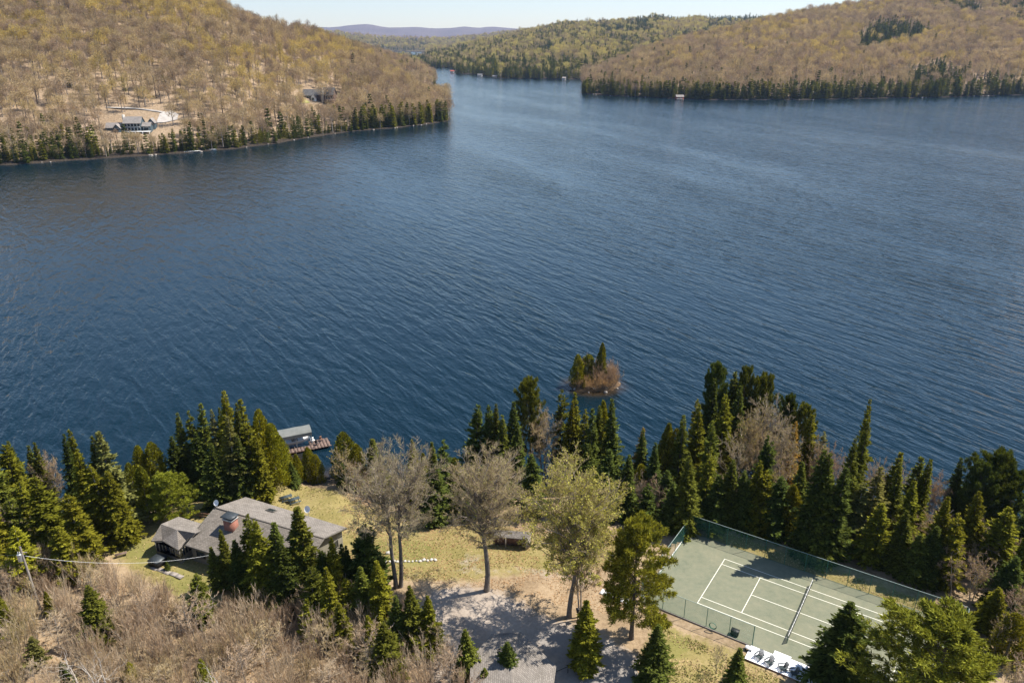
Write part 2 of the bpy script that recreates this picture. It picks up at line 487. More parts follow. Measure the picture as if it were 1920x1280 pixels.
def hill_mat(name, stops, scale, fine):
    m, nt, N, L, b = new_mat(name)
    geo = N.new('ShaderNodeNewGeometry')
    a = noise_node(N, L, scale, 6, geo.outputs['Position'], 0.7)
    f = noise_node(N, L, fine, 4, geo.outputs['Position'], 0.7)
    mx = N.new('ShaderNodeMix'); mx.data_type = 'FLOAT'; mx.inputs[0].default_value = 0.5
    L.new(a.outputs['Fac'], mx.inputs[2]); L.new(f.outputs['Fac'], mx.inputs[3])
    r = ramp(N, stops); L.new(mx.outputs[0], r.inputs[0])
    sp = N.new('ShaderNodeSeparateXYZ'); L.new(geo.outputs['Position'], sp.inputs[0])
    wz = N.new('ShaderNodeMapRange'); wz.inputs['From Min'].default_value = 1.2; wz.inputs['From Max'].default_value = 2.4; wz.inputs['To Min'].default_value = 1.0; wz.inputs['To Max'].default_value = 0.0
    L.new(sp.outputs['Z'], wz.inputs['Value'])
    wm = N.new('ShaderNodeMix'); wm.data_type = 'RGBA'; wm.inputs[7].default_value = (0.055, 0.045, 0.036, 1)
    L.new(wz.outputs[0], wm.inputs[0]); L.new(r.outputs[0], wm.inputs[6]); L.new(wm.outputs[2], b.inputs['Base Color'])
    b.inputs['Roughness'].default_value = 1.0; b.inputs['Specular IOR Level'].default_value = 0.0
    bp = N.new('ShaderNodeBump'); bp.inputs['Strength'].default_value = 0.8; bp.inputs['Distance'].default_value = 1.0 / fine
    L.new(f.outputs['Fac'], bp.inputs['Height']); L.new(bp.outputs[0], b.inputs['Normal'])
    return m
M['hill'] = hill_mat('hill_litter', [(0.3, (0.20, 0.145, 0.09)), (0.5, (0.33, 0.245, 0.165)), (0.7, (0.43, 0.335, 0.24))], 0.02, 0.5)
M['range'] = hill_mat('mountain_woods', [(0.3, (0.10, 0.075, 0.08)), (0.5, (0.16, 0.12, 0.115)), (0.7, (0.21, 0.16, 0.14))], 0.002, 0.02)
M['far'] = hill_mat('far_woods', [(0.3, (0.05, 0.05, 0.035)), (0.5, (0.12, 0.10, 0.065)), (0.7, (0.19, 0.15, 0.09))], 0.006, 0.06)

# ================================================================ the setting
# ---------------------------------------------------------------- lake
# built after the shoreline is known, below

# ---------------------------------------------------------------- near ground
SHORE = np.array([(-260, 94), (-130, 99), (-95, 103), (-75, 104.5), (-66, 103.5), (-60, 108), (-54, 111.5), (-48.5, 113), (-46, 119), (-44, 124), (-41, 125), (-38.5, 123), (-36.6, 119.4), (-34.8, 118.4), (-32, 119.5), (-29, 119.6), (-25, 114),
                  (-15, 109.5), (-6, 112.5), (3, 116), (9, 116), (15, 113.5), (20, 111), (26, 110.5), (30, 113), (34, 117.5), (40, 117.5), (46, 114.5), (50, 110), (55, 105), (60, 104), (66, 100), (72, 97.5), (100, 92), (260, 80)], float)
COURT_O = np.array([24.6138, 81.8340])           # court corner: left baseline, near doubles line
COURT_YAW = -0.577556
cu = np.array([math.cos(COURT_YAW), math.sin(COURT_YAW)]); cv = np.array([-math.sin(COURT_YAW), math.cos(COURT_YAW)])

def court(u, v, z=0.0):
    p = COURT_O + cu * u + cv * v
    return np.array([p[0], p[1], COURT_Z + z])

def to_court(x, y):
    dx, dy = x - COURT_O[0], y - COURT_O[1]
    return dx * cu[0] + dy * cu[1], dx * cv[0] + dy * cv[1]

# court slab limits in court coordinates (fence line)
U0, U1, V0, V1 = -6.6, 30.4, -3.8, 14.4

def ground_z(x, y):
    x = np.asarray(x, float); y = np.asarray(y, float)
    ys = np.interp(x, SHORE[:, 0], SHORE[:, 1])
    d = ys - y
    w = 7.0 + 9.0 * smooth((x + 60) / 30) * 1.0
    up = COURT_Z * smooth(np.clip(d, 0, None) / w * 0.85 + 0.08) 
    und = (fbm(x / 9 + 3, y / 9, 3) - .5) * 0.7 * smooth((d - 3) / 8)
    z = np.where(d > 0, up - COURT_Z * smooth(0.08) + und, np.maximum(d * 0.35, -3.0))
    z = z + COURT_Z * smooth(0.08) * smooth(d / 20)
    u, v = to_court(x, y)
    q = np.maximum(np.maximum(U0 - u, u - U1), np.maximum(V0 - v, v - V1))
    k = smooth(1 - q / 4.0)
    z = z * (1 - k) + (COURT_Z - 0.06) * k
    return z

def inside(P, x, y):
    P = np.asarray(P, float)[:, :2]
    r = np.zeros(np.shape(x), bool)
    n = len(P)
    for i in range(n):
        a, b = P[i], P[(i + 1) % n]
        c = (a[1] > y) != (b[1] > y)
        with np.errstate(divide='ignore', invalid='ignore'):
            t = x < (b[0] - a[0]) * (y - a[1]) / (b[1] - a[1] + 1e-12) + a[0]
        r ^= c & t
    return r

def blur(a, n=2):
    for _ in range(n):
        a = (a + np.roll(a, 1, 0) + np.roll(a, -1, 0) + np.roll(a, 1, 1) + np.roll(a, -1, 1)) / 5
    return a

AREAS = {
    'lawn': [[(270, 905), (420, 905), (560, 880), (640, 905), (700, 930), (840, 960), (1010, 1000), (1180, 1010), (1160, 1060), (1010, 1075), (900, 1085), (760, 1090), (640, 1080), (560, 1110), (470, 1130), (330, 1110), (230, 1060), (190, 1030), (250, 990), (330, 960)],
             [(1240, 1170), (1420, 1235), (1480, 1290), (1420, 1400), (1180, 1400), (1190, 1280), (1215, 1200)],
             [(1330, 985), (1800, 1150), (1790, 1170), (1320, 1010)]],
    'green': [[(215, 1025), (275, 1008), (300, 1030), (290, 1060), (240, 1050)], [(330, 1060), (400, 1085), (420, 1140), (360, 1150), (310, 1090)],
              [(690, 1010), (800, 1010), (830, 1050), (760, 1065), (700, 1050)], [(1250, 1180), (1300, 1190), (1290, 1240), (1240, 1230)]],
    'gravel': [[(800, 1110), (870, 1095), (940, 1110), (1010, 1150), (1060, 1165), (1120, 1180), (1200, 1240), (1260, 1300), (1180, 1420), (780, 1420), (810, 1260), (790, 1160)],
               [(862, 1045), (880, 1037), (910, 1036), (905, 1042), (885, 1045), (878, 1055), (890, 1065), (930, 1066), (1010, 1068), (1090, 1080), (1120, 1095), (1110, 1102), (1060, 1082), (970, 1074), (890, 1074), (868, 1066)]],
    'asphalt': [[(985, 1190), (1050, 1170), (1110, 1195), (1200, 1250), (1260, 1310), (1130, 1420), (1050, 1330), (1050, 1240)]],
}
gx = np.arange(-230, 230.1, 0.8); gy = np.concatenate([np.arange(-40, 56, 4.0), np.arange(56, 140.1, 0.7)])
X, Y = np.meshgrid(gx, gy)
Z = ground_z(X, Y)
g = Geo()
ny, nx = X.shape
ii, jj = np.meshgrid(np.arange(ny - 1), np.arange(nx - 1), indexing='ij')
q = np.stack([ii * nx + jj, ii * nx + jj + 1, (ii + 1) * nx + jj + 1, (ii + 1) * nx + jj], -1).reshape(-1, 4)
g.add(np.stack([X, Y, Z], -1).reshape(-1, 3), q)
near = g.obj('ground', M['ground'], shade=True)
tag(near, kind='structure')
for k, polys in AREAS.items():
    w = np.zeros(X.shape)
    for P in polys:
        w = np.maximum(w, inside([at(px, py, COURT_Z) for px, py in P], X, Y).astype(float))
    w = blur(w, 4)
    a = near.data.attributes.new(k, 'FLOAT', 'POINT')
    a.data.foreach_set('value', w.ravel().astype(np.float32))

# the lake: one sheet, finer along the near shore where the bed shows through
ISL_XY = at(1115, 722, 0)
lx = np.r_[-9000, -140:140.1:1.5, 9000]; ly = np.r_[-800, 84:172.1:1.5, 9000]
X, Y = np.meshgrid(lx, ly)
dsh = Y - np.interp(X, SHORE[:, 0], SHORE[:, 1])
disl = np.hypot((X - ISL_XY[0]) / 1.25, Y - ISL_XY[1]) - 4.6
sh = np.maximum(1 - np.clip(dsh, 0, None) / 5.5, 1 - np.clip(disl, 0, None) / 2.2)
sh = np.clip(sh + .5 * (fbm(X / 5, Y / 5, 2) - .5), 0, 1) ** 1.5
sh[(X < -139) | (X > 139) | (Y < 85) | (Y > 171)] = 0
ny, nx = X.shape
ii, jj = np.meshgrid(np.arange(ny - 1), np.arange(nx - 1), indexing='ij')
q = np.stack([ii * nx + jj, ii * nx + jj + 1, (ii + 1) * nx + jj + 1, (ii + 1) * nx + jj], -1).reshape(-1, 4)
g = Geo(); g.add(np.stack([X, Y, 0 * X], -1).reshape(-1, 3), q)
lake = tag(g.obj('lake', M['water']), kind='structure')
a = lake.data.attributes.new('shallow', 'FLOAT', 'POINT'); a.data.foreach_set('value', sh.ravel().astype(np.float32))

# ---------------------------------------------------------------- hills across the lake
# each row: photo column, shoreline row, row of the skyline (tree tops), distance of the ridge; heights follow from the camera
LAYERS = {
    'left': dict(rows=[(-400, 340, -70, 830), (0, 310, -55, 850), (170, 298, -48, 870), (345, 287, -25, 900), (443, 279, 0, 930), (520, 268, 40, 960), (600, 255, 54, 1010), (640, 249, 70, 1040), (700, 243, 98, 1000), (740, 240, 128, 920), (790, 234, 165, 830), (820, 230, 186, 790), (838, 227, 205, 760), (842, 226, 216, 750)], tree=11, back=260, pw=1.2),
    'spur': dict(rows=[(480, 190, 60, 1500), (560, 185, 62, 1450), (640, 178, 72, 1420), (700, 172, 88, 1400), (760, 168, 109, 1380), (787, 166, 120, 1350), (805, 165, 137, 1320), (814, 164, 150, 1290), (817, 163, 158, 1260)], tree=11, back=500, pw=0.9),
    'right': dict(rows=[(1092, 176, 166, 1120), (1100, 176, 152, 1150), (1150, 180, 125, 1260), (1200, 182, 100, 1400), (1260, 185, 78, 1500), (1320, 187, 63, 1600), (1400, 187, 45, 1700), (1518, 187, 18, 1800), (1617, 185, 3, 1820), (1750, 183, -25, 1820), (1920, 178, -40, 1850), (2400, 176, -45, 1850)], tree=12, back=900, pw=1.12),
    'behind': dict(rows=[(480, 97, 60, 5000), (600, 97, 60, 5000), (640, 97, 60, 5000), (680, 97, 66, 5000), (720, 97, 70, 5000), (770, 97, 71, 5000), (830, 97, 72, 5000), (900, 97, 66, 5000), (960, 97, 58, 5000), (1010, 97, 52, 5000), (1100, 97, 50, 5000)], tree=14, back=2000, pw=1.0),
    'middle': dict(rows=[(690, 112, 92, 2500), (780, 126, 100, 2550), (792, 126, 100, 2550), (850, 128, 92, 2700), (856, 139, 88, 2800), (880, 139, 82, 2800), (940, 147, 68, 2850), (1003, 148, 54, 2900), (1050, 149, 42, 2900), (1110, 149, 41, 2900), (1193, 150, 34, 2900), (1224, 150, 28, 2900), (1258, 150, 33, 2900), (1365, 150, 31, 2900), (1437, 150, 31, 2900), (1600, 150, 15, 2900), (2300, 150, -10, 2900)], tree=14, back=2500, pw=1.1),
}
for k, d in LAYERS.items():
    r = d['rows']
    d['px'] = np.array([q[0] for q in r], float)
    d['d0'] = np.array([at(q[0], q[1], 0)[1] for q in r])
    d['d1'] = np.array([q[3] for q in r], float)
    d['z1'] = np.array([at_y(q[0], q[2], q[3])[2] - d['tree'] for q in r])

def layer_z(k, x, y):
    d = LAYERS[k]
    px = 960 + F_PX * x / (y * CP + CAM_H * SP)
    d0 = np.interp(px, d['px'], d['d0']); d1 = np.interp(px, d['px'], d['d1']); z1 = np.maximum(np.interp(px, d['px'], d['z1']), 1.0)
    d0 = d0 + (fbm(x / 25, y / 25, 2) - .5) * 8
    t = (y - d0) / np.maximum(d1 - d0, 5)
    up = 0.8 + (z1 - 0.8) * np.clip(t, 0, 1) ** d['pw']
    t2 = (y - d1) / d['back']
    down = z1 * (1 - smooth(t2)) + 0.8 * smooth(t2)
    z = np.where(t < 0, np.maximum(-4, (y - d0) * 0.2), np.where(t <= 1, up, down))
    if k == 'left':
        z = np.where((t2 > 0.9) & (px > 600), -4, z)
    edge = (px - d['px'][0] < 0) | (px - d['px'][-1] > 0)
    return np.where(edge, -4, z)

FARLAKE = [(700, 96), (795, 97.5), (792, 105), (765, 108), (722, 106)]

def hill_z(x, y, which=('left', 'spur', 'right', 'middle')):
    z = np.full(np.shape(x), -4.0)
    for k in which:
        z = np.maximum(z, layer_z(k, x, y))
    bump = (fbm(x / 60, y / 60, 3) - .5) * 7 * smooth((z - 3) / 20)
    return np.where(z > 0, z + bump, z)

def sheet(name, xs, ys, zf, mat):
    X, Y = np.meshgrid(xs, ys)
    Z = zf(X, Y)
    ny, nx = X.shape
    ii, jj = np.meshgrid(np.arange(ny - 1), np.arange(nx - 1), indexing='ij')
    q = np.stack([ii * nx + jj, ii * nx + jj + 1, (ii + 1) * nx + jj + 1, (ii + 1) * nx + jj], -1).reshape(-1, 4)
    keep = (Z.ravel()[q] > -3.5).any(1)
    g = Geo(); g.add(np.stack([X, Y, Z], -1).reshape(-1, 3), q[keep])
    o = g.obj(name, mat, shade=True)
    return tag(o, kind='structure')
sheet('hill', np.arange(-900, 40, 7.0), np.arange(400, 1900, 7.0), lambda x, y: hill_z(x, y, ('left', 'spur')), M['hill'])
sheet('hill', np.arange(60, 1700, 10.0), np.arange(960, 2700, 10.0), lambda x, y: hill_z(x, y, ('right',)), M['hill'])

def middle_z(x, y):
    z = hill_z(x, y, ('middle', 'behind'))
    z = np.where(y > 2600, np.maximum(z, 2.0), z)
    lake = inside([at(px, py, 0) for px, py in FARLAKE], x, y)
    return np.where(lake, -3.0, z)
sheet('hill', np.arange(-1800, 3000, 24.0), np.arange(1350, 7000, 24.0), middle_z, M['far'])

# unseen valley sides beyond the frame, added so the lake reflects dark woods
sheet('hill', np.arange(-1700, -425, 25.0), np.arange(-700, 445, 25.0), lambda x, y: np.clip((-x - 470 + 60 * (fbm(x / 200, y / 200, 3) - .5)) * .28, -4, 170), M['far'])
sheet('hill', np.arange(790, 2400, 25.0), np.arange(-700, 1080, 25.0), lambda x, y: np.clip((x - 830 + 60 * (fbm(x / 200, y / 200, 3) - .5)) * .26, -4, 180), M['far'])

def ridge(name, pts, dist, width, mat, step, seed):
    """a far range: crest through the photo's skyline points at the given distance"""
    cx = np.array([at_y(px, py, dist)[0] for px, py in pts]); cz = np.array([at_y(px, py, dist)[2] for px, py in pts])
    def zf(x, y):
        s = x * dist / y
        c = np.interp(s, cx, cz)
        t = np.abs(y - dist) / width
        n = (fbm(x / (width * .25) + seed, y / (width * .25), 4) - .5)
        return np.maximum(1.0, c * (1 - smooth(t)) * (1 + n * .25 * smooth(t * 3)))
    sheet(name, np.arange(cx[0] * 1.3, cx[-1] * 1.3 + 1, step), np.arange(dist - width, dist + width, step), zf, mat)
ridge('mountain', [(100, 60), (560, 58), (600, 56), (640, 57), (680, 63), (720, 66), (760, 67), (800, 69), (840, 68), (900, 63), (960, 56), (1000, 52), (1060, 48), (1300, 50), (1900, 40)], 8000, 1500, M['range'], 60, 3)
ridge('mountain', [(-100, 48), (500, 52), (560, 54), (600, 51), (625, 52), (645, 49), (670, 46.5), (690, 45.5), (705, 48), (722, 52), (745, 52), (785, 51), (810, 54), (845, 53), (872, 50), (895, 53), (920, 50), (980, 55), (1200, 50), (2000, 45)], 13000, 3200, M['range'], 110, 9)

# ================================================================ trees: one mesh of each form, shared by its copies
def rot_about(D, ang, rng):
    """turn each direction by ang about a random axis square to it"""
    A = unit(np.cross(D, rng.normal(size=D.shape)))
    c, s = np.cos(ang)[:, None], np.sin(ang)[:, None]
    return D * c + np.cross(A, D) * s

def spruce_geo(seed, H=15.0, R=2.6, nb=300, base=0.05, size=1.0, sparse=0.0, power=0.95):
    """tiers of drooping branches, each set with flat sprays; uneven tips"""
    rng = np.random.default_rng(seed)
    per = 10
    nw = max(8, nb // per)
    tw_ = base + (1 - base) * (np.arange(nw) + rng.uniform(-.25, .25, nw)) / nw
    t = np.repeat(tw_, per) + rng.normal(0, .010, nw * per)
    t = np.clip(1 - (1 - t) ** 0.95, base * .7, .995); nb = len(t)
    if sparse:
        keep = rng.random(nb) > sparse * (1 - t); t = t[keep]; nb = len(t)
    az = np.arange(nb) * 2 * math.pi / per + np.repeat(rng.random(nw + 1) * 6.28, per)[:nb] + rng.normal(0, .22, nb)
    lop = 1 + .17 * np.sin(az + seed) + .13 * np.sin(2 * az + 2.1 * seed) + .10 * np.sin(3 * az + 9 * t)
    prof = (1 - t) ** power * (0.72 + 0.28 * np.clip((t - base) / 0.12, 0, 1)) + 0.012
    L = R * prof * lop * rng.uniform(.62, 1.15, nb) * (1 + .18 * np.sin(t * 37 + seed))
    el = -0.28 + 0.80 * t ** 1.5 + rng.normal(0, .10, nb)
    D = np.stack([np.cos(el) * np.cos(az), np.cos(el) * np.sin(az), np.sin(el)], 1)
    B = np.stack([0 * t, 0 * t, t * H], 1)
    P, Dd, Ln = [], [], []
    ns = np.maximum(3, (L / (0.27 * size)).astype(int) + 2)
    for m in range(ns.max()):
        k = ns > m
        s = (m + .6 + rng.uniform(-.3, .3, k.sum())) / ns[k]
        s = 0.10 + 0.90 * s
        l = L[k]
        p = B[k] + D[k] * (s * l)[:, None]
        p[:, 2] -= l * (0.24 * s ** 2 - 0.14 * s ** 4) * (1 - t[k])
        P.append(p); Dd.append(D[k]); Ln.append(np.stack([l, s, t[k]], 1))
    P = np.concatenate(P); Dd = np.concatenate(Dd); Q = np.concatenate(Ln)
    g = Geo()
    up = np.array([[0, 0, 1.0]])
    for side in (-1, 1, 0, 2):
        n = len(P)
        a = (side * rng.uniform(.5, 1.0, n)) if side in (-1, 1) else rng.uniform(-.35, .35, n)
        c, s_ = np.cos(a), np.sin(a)
        d = np.stack([Dd[:, 0] * c - Dd[:, 1] * s_, Dd[:, 0] * s_ + Dd[:, 1] * c, Dd[:, 2] * .6 - .08 + rng.normal(0, .2, n) + (.4 if side == 2 else 0)], 1)
        ln = size * (.22 + .28 * rng.random(n) + .26 * Q[:, 0] * (1 - Q[:, 1]) * (abs(side) == 1)) * (.5 + .5 * np.clip((1 - Q[:, 2]) * 5, 0, 1))
        nn = unit(up + rng.normal(0, .42, (n, 3)))
        g.kites(P + rng.normal(0, .05, (n, 3)), d, nn, ln, ln * rng.uniform(.40, .6, n), 0, -.04)
    return g

def trunk_geo(H, r, seed=0, k=7, lean=0.0):
    rng = np.random.default_rng(seed + 900)
    z = np.linspace(-0.4, H * .97, 9)
    pts = np.stack([np.cumsum(rng.normal(0, .012 * H / 9, 9)) + lean * z, np.cumsum(rng.normal(0, .012 * H / 9, 9)), z], 1)
    pts[:2, :2] = 0
    rr = r * (1 - np.linspace(0, 1, 9)) ** .8 + .012
    rr[0] *= 1.35
    g = Geo(); g.poly(pts, rr, k)
    return g

def pine_geo(seed, H=17.0, R=5.2, nb=62, base=0.22, tuft=26):
    """white pine: separate limbs carrying brushes of needles, open between"""
    rng = np.random.default_rng(seed)
    t = base + (1 - base) * ((np.arange(nb) + rng.random(nb)) / nb) ** .9
    az = np.arange(nb) * 2.39996 + rng.normal(0, .4, nb)
    prof = np.sin(np.clip((1 - t) / (1 - base), 0, 1) ** .72 * 1.9) ** .8 * .98 + .05
    L = R * prof * rng.uniform(.6, 1.12, nb) * (1 + .2 * np.sin(az + seed))
    el = 0.02 + .75 * t ** 2 + rng.normal(0, .12, nb)
    D = np.stack([np.cos(el) * np.cos(az), np.cos(el) * np.sin(az), np.sin(el)], 1)
    B = np.stack([0 * t, 0 * t, t * H * .96], 1)
    w = Geo(); g = Geo()
    mid = B + D * (L * .5)[:, None]; end = B + D * L[:, None]; end[:, 2] += L * .10
    w.tubes(B, mid, .055, .035, 3); w.tubes(mid, end, .035, .012, 3)
    C = []; O = []
    for s in (.34, .5, .64, .76, .88, 1.0):
        for sd in (-1, 0, 1):
            p = B + (mid - B) * np.minimum(s * 2, 1)[..., None] + (end - mid) * max(0, s * 2 - 1)
            off = np.stack([-D[:, 1], D[:, 0], 0 * t], 1) * (sd * L * (.42 * (1.12 - s)) * rng.uniform(.5, 1.2, nb))[:, None]
            p = p + off + rng.normal(0, .14, (nb, 3))
            k = rng.random(nb) < (.92 if s > .5 else .6)
            C.append(p[k]); O.append(D[k])
    C = np.concatenate(C); O = np.concatenate(O)
    n = len(C) * tuft
    P = np.repeat(C, tuft, 0) + rng.normal(0, .12, (n, 3))
    d = unit(np.repeat(O, tuft, 0) * .7 + np.array([[0, 0, .55]]) + rng.normal(0, .62, (n, 3)))
    ln = rng.uniform(.30, .66, n)
    g.kites(P, d, unit(rng.normal(0, 1, (n, 3)) + np.array([[0, 0, .6]])), ln, ln * .19)
    return g, w

def cedar_geo(seed, H=11.0, R=2.3, n=5200, power=.55):
    """white cedar: dense flame-shaped crown of upright sprays"""
    rng = np.random.default_rng(seed)
    t = rng.random(n) ** 1.05
    az = rng.random(n) * 2 * math.pi
    lump = 1 + .20 * np.sin(3 * az + 9 * t + seed) + .14 * np.sin(5 * az - 15 * t + seed)
    prof = (1 - t) ** power * (.72 + .28 * np.clip(t / .12, 0, 1))
    r = R * prof * lump * rng.random(n) ** .28
    P = np.stack([r * np.cos(az), r * np.sin(az), .25 + t * (H - .5)], 1)
    d = np.stack([np.cos(az) * .75, np.sin(az) * .75, np.full(n, .75)], 1) + rng.normal(0, .35, (n, 3))
    ln = rng.uniform(.26, .55, n) * (.6 + .4 * np.clip((1 - t) * 4, 0, 1))
    nn = np.stack([np.cos(az), np.sin(az), np.full(n, .4)], 1) + rng.normal(0, .5, (n, 3))
    g = Geo(); g.kites(P, d, unit(nn), ln, ln * .5)
    return g

def grow(S, D, L, k, rng, jit, up):
    pts = [S]; d = unit(D)
    for i in range(k):
        d = unit(d + rng.normal(0, jit, d.shape) + np.array([[0, 0, up]]))
        pts.append(pts[-1] + d * (L / k)[:, None])
    return np.stack(pts, 1), d

def side_shoots(pts, n, lo, rng, ang, scale, L, outward=0.0, up=0.0):
    N, K, _ = pts.shape
    s = rng.uniform(lo, 1, (N, n)) * (K - 1)
    i = np.minimum(s.astype(int), K - 2); f = (s - i)[..., None]
    r = np.arange(N)[:, None]
    P = pts[r, i] * (1 - f) + pts[r, i + 1] * f
    Dp = unit(pts[r, i + 1] - pts[r, i])
    D = rot_about(Dp.reshape(-1, 3), rng.normal(ang, .22, N * n), rng)
    D = unit(D + np.array([[0, 0, up]]))
    Ls = (L[:, None] * scale * rng.uniform(.55, 1.15, (N, n)) * (1.15 - .55 * (s / (K - 1)))).ravel()
    return P.reshape(-1, 3), D, Ls

def bare_tree_geo(seed, H=21.0, spread=6.5, fork=0.34, limbs=9, nbr=8, ntw=8, nfine=7, bud=0, r0=.42, stems=1, budsize=.12, fine=.013):
    """leafless hardwood: trunk, ascending limbs that reach an uneven oval crown, branches, twigs and (some) opening buds"""
    rng = np.random.default_rng(seed)
    w = Geo(); tw = Geo()
    S = np.zeros((stems, 3)); S[:, 0] = (np.arange(stems) - (stems - 1) / 2) * .55; S[:, 2] = -.4
    D = np.stack([S[:, 0] * .09, rng.normal(0, .03, stems), np.ones(stems)], 1)
    L = np.full(stems, H * .86) * rng.uniform(.94, 1.03, stems)
    K = 12
    pts, _ = grow(S, D, L, K, rng, .045, .12)
    tp = np.r_[1.28, 1.0, np.linspace(.93, .10, K - 1)]
    for i in range(K): w.tubes(pts[:, i], pts[:, i + 1], r0 * tp[i], r0 * tp[i + 1], 8)
    n = limbs * stems
    q = (np.arange(n) + rng.random(n)) / n
    zt = np.clip(-.80 + 1.72 * q + rng.normal(0, .06, n), -.85, .93)
    az = np.arange(n) * 2.39996 + rng.normal(0, .35, n)
    lump = 1 + .13 * np.sin(2 * az + seed) + .10 * np.sin(3 * az + 4 * zt)
    rr = np.sqrt(np.maximum(1 - zt ** 2, .02)) * lump * np.where(rng.random(n) < .55, rng.uniform(.8, .98, n), rng.uniform(.35, .8, n))
    cz = H * (.5 + fork * .46); hz_ = H * .985 - cz
    T = np.stack([np.cos(az) * rr * spread, np.sin(az) * rr * spread, cz + zt * hz_], 1)
    # where each limb leaves its stem
    z0 = H * fork + (T[:, 2] - cz + hz_ * .8) * rng.uniform(.30, .62, n)
    z0 = np.clip(np.minimum(z0, T[:, 2] - .12 * H * rng.uniform(.5, 1, n)), H * fork * .92, H * .82)
    st = (np.cos(az) > 0).astype(int) if stems == 2 else np.arange(n) % stems
    ft = (z0 + .4) / L[st] * K; ii = np.clip(ft.astype(int), 0, K - 1); f = (ft - ii)[:, None]
    O = pts[st, ii] * (1 - f) + pts[st, np.minimum(ii + 1, K)] * f
    span = np.linalg.norm(T - O, axis=1)
    C = O + (T - O) * .45 + np.array([[0, 0, 1.0]]) * (span * .13)[:, None] + rng.normal(0, .05, (n, 3)) * span[:, None]
    ts = np.linspace(0, 1, 7)[None, :, None]
    lp = O[:, None] * (1 - ts) ** 2 + 2 * C[:, None] * ts * (1 - ts) + T[:, None] * ts ** 2
    lp[:, 1:-1] += rng.normal(0, .035, lp[:, 1:-1].shape) * span[:, None, None]
    lr = r0 * np.clip(.10 + .032 * span, .1, .34)
    tp = np.linspace(1, .16, 7)
    for i in range(6): w.tubes(lp[:, i], lp[:, i + 1], lr * tp[i], lr * tp[i + 1], 5)
    def inside_crown(P, lim):
        d = (P - np.array([[0, 0, cz]])) / np.array([[spread, spread, hz_]])
        a = np.arctan2(d[:, 1], d[:, 0])
        return np.linalg.norm(d, axis=1) < lim * (1 + .10 * np.sin(2 * a + seed) + .07 * np.sin(3 * a + 4 * d[:, 2]) + .05 * np.sin(7 * a + 5 * d[:, 2]))
    P2, D2, L2 = side_shoots(lp, nbr, .20, rng, .72, .42, span, up=.20)
    bp, _ = grow(P2, D2, L2, 4, rng, .17, .12)
    br = np.repeat(lr, nbr) * .24
    for i in range(4): w.tubes(bp[:, i], bp[:, i + 1], np.maximum(br * (1 - i * .2), .012), np.maximum(br * (.8 - i * .2), .010), 3)
    P3, D3, L3 = side_shoots(bp, ntw, .12, rng, .65, .50, L2, up=.16)
    ok = inside_crown(P3 + D3 * L3[:, None], 1.05); P3, D3, L3 = P3[ok], D3[ok], L3[ok]
    tpn, _ = grow(P3, D3, L3, 2, rng, .2, .08)
    for i in range(2): tw.tubes(tpn[:, i], tpn[:, i + 1], fine * (1.2 - .3 * i), fine * (.9 - .3 * i), 3)
    P4, D4, L4 = side_shoots(tpn, nfine, .12, rng, .6, .68, L3, up=.14)
    Q4 = P4 + D4 * L4[:, None]
    ok = inside_crown(Q4, 1.08 + rng.normal(0, .03)); P4, Q4 = P4[ok], Q4[ok]
    tw.blades(P4, Q4, np.full(len(P4), fine * .75), rng)
    if bud:
        k = rng.integers(0, len(P4), bud)
        p = P4[k] + (Q4[k] - P4[k]) * rng.uniform(.3, 1.05, bud)[:, None]
        b = Geo(); ln = budsize * rng.uniform(.6, 1.4, bud)
        b.kites(p, rng.normal(0, 1, (bud, 3)) + np.array([[0, 0, .5]]), unit(rng.normal(0, 1, (bud, 3))), ln, ln * .7)
    else:
        b = None
    return w, tw, b

def shrub_geo(seed, H=4.5, stems=11, spread=.55, fine=.013, nbr=9, ntw=11, base=.7):
    """leafless many-stemmed shrub or sapling clump"""
    rng = np.random.default_rng(seed)
    az = rng.random(stems) * 2 * math.pi
    S = np.stack([np.cos(az) * base * rng.random(stems), np.sin(az) * base * rng.random(stems), np.full(stems, -.2)], 1)
    tilt = spread * rng.random(stems) ** .7
    D = np.stack([np.cos(az) * np.sin(tilt), np.sin(az) * np.sin(tilt), np.cos(tilt)], 1)
    L = H * rng.uniform(.65, 1.05, stems)
    p, _ = grow(S, D, L, 5, rng, .09, .05)
    w = Geo(); tw = Geo()
    for i in range(5): w.tubes(p[:, i], p[:, i + 1], .040 - .005 * i, .035 - .005 * i, 4)
    P2, D2, L2 = side_shoots(p, nbr, .2, rng, .42, .46, L, up=.35)
    bp, _ = grow(P2, D2, L2, 3, rng, .14, .10)
    for i in range(3): tw.tubes(bp[:, i], bp[:, i + 1], fine * (1.3 - .3 * i), fine * (1.0 - .3 * i), 3)
    P3, D3, L3 = side_shoots(bp, ntw, .2, rng, .4, .6, L2, up=.3)
    tw.blades(P3, P3 + D3 * L3[:, None], np.full(len(P3), fine * .8), rng)
    return w, tw

